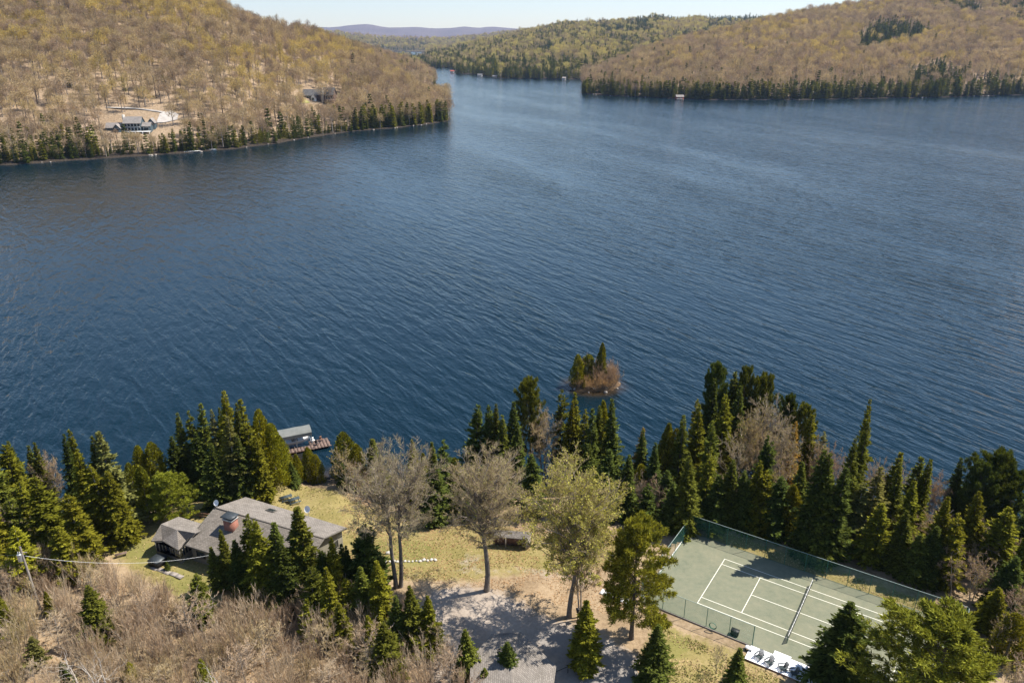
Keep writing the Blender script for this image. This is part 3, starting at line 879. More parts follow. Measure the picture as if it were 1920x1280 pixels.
# forms --------------------------------------------------------------
FORM = {}
SR = (2.9, 2.6, 3.1, 2.4, 2.8, 3.4)
for i in range(6):
    FORM['spruce', i] = dict(crown=spruce_geo(11 + i, 15, SR[i], (340, 330, 340, 320, 320, 340)[i], (.04, .05, .03, .08, .05, .03)[i], 1.0, 0, (.95, 1.05, .9, 1.1, 1.0, .82)[i]).mesh('crown', M['needles']),
                             trunk=trunk_geo(15, .2, i).mesh('trunk', M['bark']), H=15.0, R=SR[i] * .88)
for i in range(3):
    FORM['spruce', 6 + i] = dict(crown=spruce_geo(31 + i, 15, (3.0, 2.7, 3.3)[i], (250, 270, 230)[i], (.10, .06, .05)[i], 1.12, (.28, .2, .3)[i], (.8, 1.0, .72)[i]).mesh('crown', M['needles']),
                                 trunk=trunk_geo(15, .2, 70 + i).mesh('trunk', M['bark']), H=15.0, R=(2.7, 2.4, 2.9)[i])
for i in range(3):   # thin, gappy old spruces and firs
    FORM['thin', i] = dict(crown=spruce_geo(41 + i, 15, 2.3, 230, .22, .9, .45, .8).mesh('crown', M['needles']), trunk=trunk_geo(15, .17, 20 + i).mesh('trunk', M['bark_pale']), H=15.0, R=2.3)
for i in range(3):
    pg, pw = pine_geo(61 + i, 17, (5.0, 4.6, 5.4)[i], (84, 70, 90)[i], (.2, .3, .12)[i], 42)
    tr = trunk_geo(17, .3, 40 + i); tr.add(np.concatenate(pw.v), np.concatenate(pw.f))
    FORM['pine', i] = dict(crown=pg.mesh('crown', M['needles']), trunk=tr.mesh('trunk', M['bark']), H=17.0, R=5.0)
for i in range(3):
    FORM['cedar', i] = dict(crown=cedar_geo(81 + i, 11, (2.3, 2.0, 2.7)[i], 5200, (.55, .65, .5)[i]).mesh('crown', M['needles']), trunk=trunk_geo(9, .16, 60 + i).mesh('trunk', M['bark_pale']), H=11.0, R=2.3)
def bare_form(key, fh, fr, *a, crown_mat='twigs', bark='bark_pale', **kw):
    w, tw, b = bare_tree_geo(*a, **kw)
    FORM[key] = dict(crown=tw.mesh('crown', M[crown_mat]), trunk=w.mesh('trunk', M[bark]), H=fh, R=fr)
    if b: FORM[key]['foliage'] = b.mesh('foliage', M['buds'])
bare_form(('maple', 0), 21, 6, 101, H=21, spread=6.0, fork=.36, limbs=36, nbr=8, ntw=9, nfine=11, bud=4500, r0=.27, stems=2, budsize=.12, fine=.012, bark='bark_mid')
bare_form(('maple', 1), 21, 6, 102, H=21, spread=6.0, fork=.38, limbs=68, nbr=8, ntw=9, nfine=11, bud=5000, r0=.32, budsize=.12, fine=.012, bark='bark_mid')
bare_form(('maple', 2), 21, 6, 103, H=21, spread=6.0, fork=.34, limbs=62, nbr=8, ntw=8, nfine=10, bud=30000, r0=.24, budsize=.15, fine=.0125, bark='bark_mid')
bare_form(('maple', 3), 14, 4, 104, H=14, spread=4.0, fork=.25, limbs=20, nbr=7, ntw=7, nfine=9, bud=2000, r0=.14, stems=2, budsize=.12, fine=.016)
for i in range(3):
    bare_form(('sapling', i), 9, 2.4, 111 + i, H=9, spread=2.4, fork=.15, limbs=(18, 9, 6)[i], nbr=6, ntw=6, nfine=7, bud=700 if i == 1 else 0, r0=.07, stems=(1, 2, 3)[i], fine=.013)
bare_form(('birch', 0), 10, 2.4, 121, H=10, spread=2.4, fork=.3, limbs=6, nbr=4, ntw=4, nfine=4, r0=.13, stems=2, bark='birch')
for i in range(4):
    w, tw = shrub_geo(131 + i, (4.5, 5.2, 3.6, 4.8)[i], (20, 15, 24, 18)[i], (.5, .38, .65, .45)[i])
    FORM['shrub', i] = dict(crown=tw.mesh('crown', M['twigs']), trunk=w.mesh('trunk', M['bark_pale']), H=4.5, R=2.2)

def plant(name, form, x, y, h, wid=None, label=None, cat=None, group=None, tint=(1, 1, 1), rz=None, lean=0.0, z=None, rng=random.Random(3), budtint=None):
    """one tree: an Empty at its foot carrying trunk, crown (and buds)"""
    fm = FORM[form]
    zz = float(ground_z(x, y)) if z is None else z
    o = empty(name, (x, y, zz - 0.05), rng.random() * 6.28 if rz is None else rz)
    sz = h / fm['H']
    sx = (wid * (1.10 if form[0] in ('spruce', 'thin') else 1.0) / (2 * fm['R'])) if wid else sz * rng.uniform(.9, 1.1)
    o.scale = (sx, sx, sz)
    o.rotation_euler = (lean + rng.gauss(0, .022), rng.gauss(0, .022), o.rotation_euler[2])
    for part in ('trunk', 'crown', 'foliage'):
        if part in fm:
            c = bpy.data.objects.new(part, fm[part])
            c["tint"] = list((budtint or tint) if part == 'foliage' else tint)
            put(c, o)
    return tag(o, label, cat, group)

def from_tip(px, py, h):
    """foot of a tree whose top stands at the pixel and which is h metres tall"""
    z = COURT_Z
    for _ in range(12):
        p = at(px, py, z + h)
        z = max(float(ground_z(p[0], p[1])), 0.1)
    return p[0], p[1]

# colours of the foliage, as multiples of the plain needle colour
DARK = (0.66, 0.80, 0.95); MIDG = (0.98, 1.0, 0.9); OLIVE = (1.28, 1.2, 0.72); YEL = (1.75, 1.58, 0.75); GREYG = (1.3, 1.2, 1.9); BROWN = (2.2, 1.35, 1.6)
ORD = ['leftmost', 'second', 'third', 'fourth', 'fifth', 'sixth', 'seventh', 'eighth', 'ninth', 'tenth', 'eleventh', 'twelfth', 'thirteenth', 'fourteenth', 'fifteenth', 'sixteenth', 'seventeenth', 'eighteenth', 'nineteenth', 'twentieth', 'twenty-first', 'twenty-second', 'twenty-third', 'twenty-fourth', 'twenty-fifth', 'twenty-sixth', 'twenty-seventh', 'twenty-eighth', 'twenty-ninth', 'thirtieth', 'thirty-first', 'thirty-second', 'thirty-third', 'thirty-fourth', 'thirty-fifth', 'thirty-sixth', 'thirty-seventh', 'thirty-eighth', 'thirty-ninth', 'fortieth', 'forty-first', 'forty-second', 'forty-third', 'forty-fourth']
LOOK = {DARK: 'dark green', MIDG: 'green', OLIVE: 'olive green', YEL: 'yellow-green', GREYG: 'grey-green', BROWN: 'rusty brown'}
KIND = {'spruce': ('spruce_tree', 'spruce'), 'thin': ('spruce_tree', 'thin spruce'), 'pine': ('pine_tree', 'pine'), 'cedar': ('cedar_tree', 'cedar')}
REPORT = []
def stand(where, rows, group):
    """rows: tip column, tip row, height, width (m), form, variant, colour"""
    cnt = {}
    for r in sorted(rows, key=lambda r: r[0]):
        px, py, h, w, f, v, c = r
        x, y = from_tip(px, py, h)
        name, word = KIND[f]
        key = (LOOK[c], word)
        tot = sum(1 for q in rows if (LOOK[q[6]], KIND[q[4]][1]) == key)
        i = cnt.get(key, 0); cnt[key] = i + 1
        if tot == 1: lab = f"the {LOOK[c]} {word} {where}"
        else: lab = f"{ORD[i]}{' from left' if i else ''} of the {LOOK[c]} {word}s {where}"
        REPORT.append((where, px, py, round(x, 1), round(y, 1), h))
        if f == 'spruce' and random.random() < .38: v = random.choice((6, 7, 8))
        k_ = random.uniform(.82, 1.18); warm = random.uniform(.94, 1.06)
        plant(name, (f, v), x, y, h, w, lab, 'tree', group, (c[0] * k_ * warm, c[1] * k_, c[2] * k_ / warm))
random.seed(5)
stand('at the near left shore', [
    (4, 831, 15, 6.0, 'spruce', 0, OLIVE), (19, 812, 15, 4.4, 'spruce', 1, MIDG), (41, 824, 14, 3.6, 'spruce', 3, MIDG), (56, 820, 15, 3.8, 'spruce', 1, MIDG), (-30, 835, 16, 6, 'spruce', 2, MIDG), (-70, 830, 16, 6, 'spruce', 0, MIDG),
    (8, 928, 12, 4.4, 'spruce', 1, MIDG), (64, 893, 14, 6.4, 'spruce', 2, OLIVE), (126, 922, 12, 5.4, 'spruce', 4, OLIVE), (30, 900, 11, 4.5, 'thin', 0, OLIVE), (-35, 930, 13, 6, 'spruce', 0, OLIVE), (100, 985, 9, 5.0, 'spruce', 5, OLIVE), (30, 985, 10, 5.5, 'thin', 1, YEL)], 'evergreens at the left edge of the near shore')
stand('left of the round pine', [
    (115, 809, 17, 4.0, 'spruce', 1, DARK), (131, 790, 17.5, 4.6, 'spruce', 3, OLIVE), (148, 845, 14, 5.0, 'spruce', 2, OLIVE), (168, 819, 15.5, 4.4, 'spruce', 3, MIDG), (192, 800, 17, 5.6, 'spruce', 0, GREYG), (180, 870, 13, 5.6, 'thin', 1, OLIVE), (205, 880, 12, 5.4, 'spruce', 5, OLIVE)], 'tall shore evergreens left of the round pine')
stand('behind the round pine', [
    (253, 812, 12.5, 4.2, 'cedar', 0, YEL), (276, 809, 12.5, 4.6, 'cedar', 2, YEL), (262, 872, 9.5, 4.6, 'cedar', 1, OLIVE), (240, 850, 10, 4, 'cedar', 0, OLIVE)], 'cedars behind the round pine')
stand('left of the boat canopy', [
    (318, 800, 13, 4.6, 'spruce', 0, DARK), (330, 759, 16.5, 4.4, 'spruce', 1, MIDG), (351, 748, 17, 4.2, 'spruce', 3, MIDG), (367, 738, 18, 4.4, 'spruce', 1, MIDG), (391, 758, 16.5, 4.0, 'thin', 0, GREYG), (401, 751, 17, 3.6, 'spruce', 3, MIDG), (413, 731, 18.5, 5.0, 'spruce', 0, OLIVE), (422, 775, 16, 5.0, 'thin', 2, GREYG),
    (435, 752, 17, 4.0, 'spruce', 3, MIDG), (448, 747, 17, 4.6, 'spruce', 1, OLIVE), (462, 793, 13.5, 5.0, 'spruce', 4, OLIVE), (445, 812, 12.5, 4.8, 'spruce', 0, DARK), (482, 765, 14.5, 4.8, 'cedar', 0, YEL), (505, 790, 12, 4.2, 'cedar', 2, YEL), (360, 810, 12.5, 5.0, 'spruce', 2, DARK), (395, 830, 12, 5.0, 'spruce', 5, DARK), (478, 815, 12, 4.6, 'spruce', 2, OLIVE)], 'evergreens in the shore clump left of the boat canopy')
stand('around the boat canopy', [(530, 836, 6.5, 3.0, 'spruce', 4, OLIVE), (555, 850, 5.5, 2.6, 'cedar', 1, YEL), (576, 838, 6.5, 3.0, 'cedar', 0, YEL), (590, 852, 5.6, 2.6, 'cedar', 2, OLIVE), (545, 865, 5, 2.4, 'spruce', 1, DARK), (520, 812, 7.5, 3.2, 'cedar', 2, YEL), (538, 848, 4, 2.2, 'cedar', 0, OLIVE), (560, 862, 4.2, 2.4, 'cedar', 1, OLIVE)], 'small evergreens by the boat canopy')
stand('behind the two bare maples', [
    (644, 808, 9.5, 4.6, 'cedar', 2, OLIVE), (665, 830, 9, 4.2, 'cedar', 0, OLIVE), (697, 812, 11, 4.6, 'spruce', 5, MIDG), (772, 817, 12, 4.0, 'spruce', 1, OLIVE), (790, 842, 10, 3.6, 'cedar', 1, YEL), (810, 824, 13, 3.8, 'spruce', 3, MIDG), (831, 824, 13.5, 4.8, 'spruce', 0, DARK), (850, 858, 10, 4, 'cedar', 0, OLIVE), (815, 870, 11, 5, 'spruce', 2, DARK), (870, 880, 9, 4.4, 'spruce', 5, DARK), (905, 870, 9, 4.5, 'spruce', 4, DARK), (640, 868, 5, 2.8, 'spruce', 4, DARK)], 'evergreens behind the two bare maples')
stand('in front of the island', [
    (888, 738, 17.5, 5.4, 'spruce', 0, DARK), (919, 747, 17, 5.4, 'spruce', 2, DARK), (932, 750, 17, 4.0, 'spruce', 1, MIDG), (945, 775, 15, 4.4, 'spruce', 4, MIDG), (958, 748, 17, 4.6, 'spruce', 3, DARK), (998, 702, 19.5, 6.4, 'pine', 1, MIDG), (970, 790, 14, 4.4, 'spruce', 1, DARK),
    (1056, 709, 18.5, 4.6, 'spruce', 1, MIDG), (1070, 745, 16.5, 4.0, 'spruce', 3, OLIVE), (1084, 726, 18, 4.6, 'spruce', 1, OLIVE), (1095, 760, 15.5, 4.4, 'thin', 1, OLIVE), (1113, 753, 17, 4.0, 'spruce', 3, DARK), (1133, 731, 17.5, 4.8, 'cedar', 1, YEL), (1126, 745, 16.5, 4.4, 'spruce', 0, MIDG), (1152, 743, 19, 5.0, 'spruce', 1, DARK), (1061, 846, 8, 3, 'spruce', 4, OLIVE),
    (1000, 850, 11, 5, 'spruce', 5, DARK), (940, 850, 10, 4.4, 'spruce', 0, DARK), (1145, 840, 13, 5, 'spruce', 0, DARK), (1110, 830, 13, 5, 'spruce', 2, DARK)], 'shore evergreens in front of the island')
stand('between island and tennis court', [
    (1204, 867, 9, 4.2, 'cedar', 0, YEL), (1199, 784, 14, 3.4, 'thin', 2, BROWN), (1209, 801, 13.5, 3.8, 'spruce', 3, DARK), (1180, 850, 12, 4.6, 'spruce', 0, DARK), (1230, 830, 13, 4.4, 'spruce', 1, DARK), (1253, 780, 15, 5.0, 'cedar', 1, OLIVE), (1268, 800, 14, 4.4, 'cedar', 0, OLIVE), (1281, 778, 17, 4.4, 'spruce', 3, MIDG), (1304, 741, 18.5, 4.0, 'thin', 0, OLIVE), (1318, 755, 18, 4.8, 'spruce', 1, OLIVE), (1296, 850, 13.5, 4.8, 'spruce', 0, MIDG), (1215, 905, 8, 4, 'spruce', 5, DARK), (1250, 880, 9.5, 4.6, 'spruce', 2, DARK), (1334, 842, 13, 4.0, 'spruce', 3, OLIVE), (1340, 786, 16, 4.4, 'spruce', 1, MIDG)], 'evergreens between the island and the court')
stand('on the wooded point', [
    (1352, 670, 22, 5.8, 'pine', 1, DARK), (1345, 700, 20, 5.4, 'spruce', 0, DARK), (1378, 684, 21, 6.0, 'spruce', 2, MIDG), (1403, 674, 21.5, 5.4, 'pine', 0, MIDG), (1429, 684, 20.5, 6.2, 'pine', 2, MIDG), (1365, 740, 18, 5, 'spruce', 5, OLIVE), (1390, 720, 19, 5, 'spruce', 0, DARK), (1492, 719, 18.5, 5.4, 'pine', 0, DARK), (1508, 743, 17.5, 5.4, 'pine', 1, MIDG), (1528, 761, 17, 4.4, 'spruce', 3, OLIVE), (1498, 786, 15.5, 3.6, 'thin', 2, BROWN), (1552, 786, 14.5, 4.0, 'thin', 1, GREYG), (1433, 814, 14, 3.8, 'spruce', 1, DARK), (1447, 822, 13.5, 4.2, 'spruce', 4, DARK)], 'evergreens on the wooded point')
stand('right behind the court fence', [
    (1374, 862, 11.6, 4.6, 'spruce', 0, MIDG), (1350, 888, 9.6, 4.6, 'spruce', 2, DARK), (1400, 880, 10.4, 4.6, 'spruce', 4, DARK), (1423, 862, 12.2, 4.2, 'spruce', 1, OLIVE), (1441, 881, 11, 4.4, 'spruce', 3, OLIVE), (1470, 890, 10.4, 5.4, 'spruce', 5, DARK), (1506, 866, 12, 4.6, 'spruce', 1, MIDG), (1548, 840, 18.0, 5.8, 'spruce', 0, DARK), (1562, 850, 17.5, 5.4, 'spruce', 1, MIDG), (1580, 866, 16.2, 5.0, 'spruce', 1, DARK), (1490, 905, 9.4, 5.0, 'cedar', 1, OLIVE), (1590, 900, 11, 4.6, 'thin', 0, OLIVE), (1620, 905, 11, 5.0, 'thin', 1, GREYG), (1657, 941, 10.2, 5.0, 'spruce', 0, OLIVE), (1320, 918, 6.2, 3.6, 'spruce', 0, DARK), (1290, 915, 7.2, 3.6, 'spruce', 2, DARK), (1262, 905, 8.5, 3.8, 'spruce', 1, DARK)], 'evergreens right behind the court fence')
stand('right of the wooded point', [
    (1641, 749, 23, 3.9, 'spruce', 1, OLIVE), (1623, 786, 20, 3.8, 'spruce', 3, MIDG), (1607, 814, 18, 4.4, 'spruce', 1, MIDG), (1645, 870, 14, 4.6, 'thin', 2, GREYG), (1680, 838, 16, 4.6, 'spruce', 0, OLIVE), (1692, 866, 14.5, 4.0, 'spruce', 1, MIDG), (1714, 895, 13, 4.2, 'spruce', 4, OLIVE), (1730, 854, 15, 5.0, 'spruce', 2, MIDG), (1742, 858, 15, 4.4, 'spruce', 0, OLIVE), (1775, 929, 13, 4.4, 'spruce', 1, OLIVE), (1811, 842, 15, 4.4, 'spruce', 1, DARK), (1888, 838, 17, 8.5, 'pine', 0, DARK), (1850, 862, 15, 6.5, 'pine', 1, DARK), (1845, 917, 13.5, 4.8, 'spruce', 0, OLIVE), (1915, 880, 14, 6, 'pine', 2, DARK), (1890, 950, 12, 6, 'spruce', 2, OLIVE), (1800, 960, 11.5, 4.8, 'spruce', 5, OLIVE), (1760, 985, 9.5, 4.6, 'spruce', 0, DARK), (1700, 960, 10, 4.6, 'spruce', 1, MIDG), (1730, 1000, 8, 4.4, 'spruce', 4, MIDG), (1960, 900, 15, 6, 'spruce', 0, DARK), (1905, 1040, 9, 5, 'spruce', 5, DARK), (1875, 1100, 7, 4, 'spruce', 4, OLIVE), (1935, 1000, 11, 5, 'spruce', 1, OLIVE), (1910, 1150, 7, 4.4, 'cedar', 0, OLIVE)], 'evergreens right of the wooded point')
stand('in front of the grey-roofed house', [
    (397, 1022, 7.0, 2.6, 'spruce', 1, MIDG), (419, 990, 9.5, 3.0, 'spruce', 3, MIDG), (458, 964, 13, 4.2, 'spruce', 1, MIDG), (474, 972, 13, 4.8, 'spruce', 2, OLIVE), (514, 974, 12, 4.4, 'spruce', 0, DARK), (550, 948, 14.5, 5.0, 'spruce', 0, DARK), (562, 947, 15, 5.4, 'spruce', 2, MIDG), (581, 1060, 9.5, 4.0, 'spruce', 1, MIDG), (614, 1058, 10.5, 3.4, 'spruce', 3, OLIVE), (619, 1006, 11, 3.6, 'spruce', 1, OLIVE), (638, 1016, 9, 2.6, 'spruce', 3, DARK), (648, 1022, 8.5, 2.6, 'spruce', 3, DARK), (680, 982, 11.5, 6.0, 'spruce', 5, DARK), (676, 1063, 9, 4.2, 'spruce', 4, MIDG), (704, 1048, 11, 4.6, 'spruce', 0, OLIVE), (600, 1030, 9, 3.6, 'spruce', 0, DARK), (530, 1010, 11, 4.6, 'spruce', 5, DARK), (445, 1010, 9, 4, 'spruce', 0, DARK), (650, 1085, 7.5, 3.4, 'spruce', 2, OLIVE)], 'spruces in front of the house')
stand('between the driveway and the brush', [
    (739, 1114, 9, 3.6, 'spruce', 4, DARK), (767, 1097, 10, 4.0, 'spruce', 1, MIDG), (800, 1117, 8.5, 3.4, 'spruce', 3, OLIVE), (720, 1167, 8.5, 4.4, 'spruce', 2, MIDG), (690, 1150, 7, 3, 'spruce', 0, OLIVE), (575, 1120, 6.5, 3.0, 'spruce', 1, OLIVE), (640, 1130, 7, 3.4, 'spruce', 4, OLIVE)], 'spruces between the driveway and the brush')
stand('beside the pale-roofed garage', [(872, 1177, 7.5, 3.4, 'spruce', 1, MIDG), (950, 1200, 6.5, 3.4, 'spruce', 0, DARK), (909, 1252, 4.2, 2.4, 'spruce', 4, MIDG), (1101, 1120, 10.5, 4.4, 'spruce', 1, OLIVE)], 'spruces beside the garage')
stand('at the near edge of the court lawn', [(1235, 1170, 8.5, 4.2, 'spruce', 0, DARK), (1389, 1212, 6.0, 2.8, 'spruce', 3, DARK), (1597, 1128, 11.5, 6.8, 'spruce', 2, DARK)], 'spruces at the near edge of the court')
stand('standing alone in the bare brush', [(160, 1095, 8.5, 4.4, 'spruce', 0, MIDG), (365, 1074, 7.5, 3.8, 'spruce', 0, MIDG), (376, 1233, 4.0, 2.2, 'spruce', 4, OLIVE), (83, 1108, 3.6, 1.8, 'spruce', 1, OLIVE), (115, 1240, 3.4, 1.8, 'spruce', 1, DARK), (55, 1195, 5.0, 3.0, 'thin', 0, GREYG), (-8, 1115, 7, 3.4, 'spruce', 0, OLIVE), (240, 1240, 3, 2, 'thin', 1, OLIVE), (440, 1100, 4, 2.4, 'thin', 2, OLIVE), (310, 1050, 1.6, .9, 'spruce', 4, DARK)], 'spruces in the bare brush')

def tipped(name, form, px, py, h, w, label, cat='tree', group=None, tint=(1, 1, 1), **k):
    x, y = from_tip(px, py, h)
    REPORT.append((label, px, py, round(x, 1), round(y, 1), h))
    return plant(name, form, x, y, h, w, label, cat, group, tint, **k)
tipped('pine_tree', ('pine', 2), 306, 892, 8.2, 6.6, 'round bushy light green pine alone beside the left lawn', tint=(1.9, 1.95, 1.3))
tipped('pine_tree', ('pine', 0), 1200, 975, 17.5, 9.6, 'big open-crowned white pine left of the tennis court', tint=(1.85, 1.72, 1.25))
tipped('pine_tree', ('pine', 2), 1785, 1160, 14.0, 13.5, 'broad light green pine hiding the near right corner of the court', tint=(1.6, 1.6, 1.25))
tipped('cedar_tree', ('cedar', 1), 364, 908, 3.0, 2.6, 'small bright yellow-green bush at the foot of the dark shore spruces', 'shrub', tint=(2.3, 2.1, .6))
def based(name, form, bx, by, ty, w, label, cat='tree', tint=(1, 1, 1), **k):
    p = at(bx, by, COURT_Z)
    lo, hi = 0, 60
    for _ in range(40):
        m = (lo + hi) / 2
        if pix(p[0], p[1], COURT_Z + m)[1] > ty: lo = m
        else: hi = m
    REPORT.append((label, bx, by, round(p[0], 1), round(p[1], 1), round(lo, 1)))
    return plant(name, form, p[0], p[1], lo, w, label, cat, None, tint, **k)
based('maple_tree', ('maple', 0), 747, 1100, 822, 13.4, 'bare twin-trunked maple, leftmost of the three big lawn trees', rz=.3, tint=(.95, .98, .95))
based('maple_tree', ('maple', 1), 912, 1107, 842, 14.4, 'bare straight-trunked maple, middle of the three big lawn trees', rz=1.1, tint=(1.0, 1.0, .88))
based('maple_tree', ('maple', 2), 1067, 1155, 862, 16.4, 'big maple in yellow-green bud, rightmost of the three lawn trees', rz=2.0, tint=(1.05, 1.05, .8), budtint=(1.05, 1.05, .75))
based('maple_tree', ('maple', 3), 1087, 1157, 975, 7.0, 'smaller bare tree beside the trunk of the budding maple', rz=2.0, tint=(1.0, .9, .85))
based('young_tree', ('sapling', 0), 1343, 1262, 1205, 2.6, 'little bare sapling on the lawn below the court fence', tint=(.8, .75, .7))
tipped('bare_tree', ('maple', 3), 1023, 752, 15, 8.5, 'round-crowned bare tree among the spruces in front of the island', tint=(1.05, .98, .85))
tipped('bare_tree', ('maple', 3), 72, 838, 13, 6.5, 'grey bare tree among the spruces at the left edge', tint=(1.05, .95, .9))
i = 0
for px, py, h, w, t in sorted([(1386, 800, 15, 7.5, (1.0, .98, .82)), (1450, 738, 18, 9, (1.0, 1.0, .98)), (1475, 790, 15.5, 8, (1.0, .96, .85)), (1415, 765, 16, 6, (1.1, 1.05, .8)), (1568, 822, 13, 6, (1.0, .85, .85)), (1540, 805, 14, 5, (1.05, 1.0, .75)), (1470, 850, 12.5, 5, (1.1, .95, .85)), (1440, 800, 14, 6, (1.05, .95, .8)), (1655, 850, 12, 5.5, (1.0, .92, .92)), (1715, 842, 13, 6, (1.0, .92, .95)), (1760, 880, 12, 5, (1.1, .9, .8)), (1590, 850, 12, 5, (1.0, .88, .85))]):
    tipped('bare_tree', ('maple', 3) if i % 2 else ('sapling', i % 3), px, py, h, w, f"{ORD[i]}{' from left' if i else ''} of the bare grey-brown trees on the wooded point", group='bare trees on the wooded point', tint=t); i += 1

# the brush and scrub of bare stems ---------------------------------------
R_ = random.Random(12)
def area_points(polys, n, mind, seed, avoid=()):
    rr = random.Random(seed); out = []
    P = [np.array([at(px, py, COURT_Z)[:2] for px, py in q]) for q in polys]
    A = [at(px, py, COURT_Z)[:2] for q in avoid for px, py in q]
    tries = 0
    while len(out) < n and tries < n * 60:
        tries += 1
        q = rr.choice(P)
        x = rr.uniform(q[:, 0].min(), q[:, 0].max()); y = rr.uniform(q[:, 1].min(), q[:, 1].max())
        if not bool(inside(q, np.array(x), np.array(y))): continue
        if any((x - a) ** 2 + (y - b) ** 2 < mind ** 2 for a, b in out): continue
        out.append((x, y))
    return out
BR = [(-160, 1060), (60, 1070), (180, 1085), (265, 1100), (330, 1135), (420, 1160), (560, 1125), (660, 1125), (730, 1180), (790, 1200), (860, 1250), (880, 1400), (-260, 1400), (-220, 1200)]
def brush_label(x, y, t, f):
    px, py = pix(x, y, COURT_Z)
    col = {1.3: 'tan', 1.2: 'pinkish brown', 1.45: 'pale grey', 1.25: 'straw coloured', 1.1: 'reddish brown'}[t[0]]
    where = 'left of the utility pole' if px < 70 else 'around the lone spruce' if px < 230 else 'below the glazed wing' if px < 420 else 'below the house spruces' if px < 640 else 'beside the driveway'
    return f"leafless {col} {'shrub' if f[0] == 'shrub' else 'sapling'} in the {'lower' if py > 1180 else 'upper'} brush {where}"
LONE = [from_tip(a, b, c) for a, b, c in ((160, 1095, 8.5), (365, 1074, 7.5), (376, 1233, 4.0), (83, 1108, 3.6), (115, 1240, 3.4), (55, 1195, 5.0))] + [tuple(at(76, 1142)[:2])]
for x, y in area_points([BR], 290, 1.4, 4):
    if any(abs(x - a * y / b) < 1.7 and -3.6 < y - b < 1.2 for a, b in LONE): continue
    f = R_.choice([('shrub', 0), ('shrub', 1), ('shrub', 2), ('shrub', 3), ('shrub', 1), ('sapling', 0)])
    h = R_.uniform(2.8, 5.2) if f[0] == 'shrub' else R_.uniform(4.5, 8.0)
    t = R_.choice([(1.3, 1.25, 1.14), (1.2, 1.1, 1.02), (1.45, 1.43, 1.38), (1.25, 1.22, .96), (1.1, 1.0, .92)])
    plant('bare_shrub', f, x, y, h, h * R_.uniform(.75, 1.05), brush_label(x, y, t, f), 'shrub', 'bare shrubs in the brush below the house', t, rng=R_)
SC = [[(1790, 1120), (1830, 1020), (2000, 960), (2080, 1350), (1880, 1350), (1850, 1200)], [(1640, 990), (1750, 1000), (1850, 1010), (1830, 1110), (1790, 1120), (1640, 1060)], [(-100, 960), (40, 985), (100, 1045), (-120, 1060)], [(640, 880), (720, 900), (700, 925), (650, 910)], [(1180, 930), (1260, 950), (1245, 970), (1180, 960)]]
def scrub_label(x, y, f):
    px, py = pix(x, y, COURT_Z)
    where = 'at the left edge below the spruces' if px < 300 else 'by the inlet right of the dock' if px < 800 else 'left of the court fence corner' if px < 1300 else 'behind the right half of the court fence' if px < 1790 else 'right of the court, lower edge' if py > 1150 else 'right of the court, upper edge'
    return f"leafless brown {'shrub' if f[0] == 'shrub' else 'sapling'} {where}"
for x, y in area_points(SC, 120, 1.6, 9):
    f = R_.choice([('shrub', 0), ('shrub', 1), ('sapling', 0), ('sapling', 2), ('sapling', 1)])
    h = R_.uniform(2.5, 4.5) if f[0] == 'shrub' else R_.uniform(5, 9)
    plant('bare_sapling', f, x, y, h, h * R_.uniform(.5, .8), scrub_label(x, y, f), 'shrub', 'bare saplings at the edge of the evergreens', R_.choice([(.95, .82, .76), (1.05, 1.0, .74), (.9, .85, .8)]), rng=R_)
# ground cover: dry grass tufts and fallen leaves
def cover(name, label, polys, n, mat, tint, lo, hi, flat_, seed):
    rg = np.random.default_rng(seed); P = []
    for q in polys:
        w = np.array([at(px, py, COURT_Z)[:2] for px, py in q])
        m = int(n / len(polys))
        x = rg.uniform(w[:, 0].min(), w[:, 0].max(), m * 3); y = rg.uniform(w[:, 1].min(), w[:, 1].max(), m * 3)
        k = inside(w, x, y) & (fbm(x / 2.5 + seed, y / 2.5, 3) > .46); P.append(np.stack([x[k], y[k]], 1)[:m])
    P = np.concatenate(P); z = ground_z(P[:, 0], P[:, 1]); m = len(P)
    u, v = to_court(P[:, 0], P[:, 1]); k = ~((u > U0 - .2) & (u < U1 + .2) & (v > V0 - 3) & (v < V1 + .2)); P, z = P[k], z[k]; m = len(P)
    g = Geo(); ln = rg.uniform(lo, hi, m)
    d = rg.normal(0, 1, (m, 3)); d[:, 2] = np.abs(d[:, 2]) * flat_
    g.kites(np.c_[P, z + .02], d, unit(rg.normal(0, .4, (m, 3)) + np.array([[0, 0, 1.]])), ln, ln * .5)
    tag(g.obj(name, mat, tint=tint), label, 'ground cover', kind='stuff')
cover('dry_grass', 'tufts of dry olive grass over the lawns', AREAS['lawn'], 14000, M['buds'], (.58, .60, .60), .12, .34, .8, 41)
cover('dead_grass', 'straw coloured dead grass over the lawns', AREAS['lawn'], 12000, M['twigs'], (1.05, .95, .72), .12, .30, .7, 43)
cover('fallen_leaves', 'fallen tan leaves on the ground under the brush', [BR, [(640, 880), (1180, 1000), (1180, 1160), (900, 1100), (640, 1080)]], 26000, M['twigs'], (.95, .74, .54), .10, .28, .3, 42)
# white dead-looking birches low in the frame
for (bx, by, ty, w), lab in zip([(150, 1290, 1215, 5), (205, 1320, 1195, 6), (1, 1300, 1215, 5), (430, 1330, 1225, 4)], ['pale crooked birch at the lower left, below the lone spruce', 'pale leaning birch with a long bare limb, below the lone spruce', 'pale birch in the lower left corner', 'thin pale birch at the bottom of the brush']):
    based('birch_tree', ('birch', 0), bx, by, ty, w, lab, tint=(1.0, .95, .9), lean=.25)

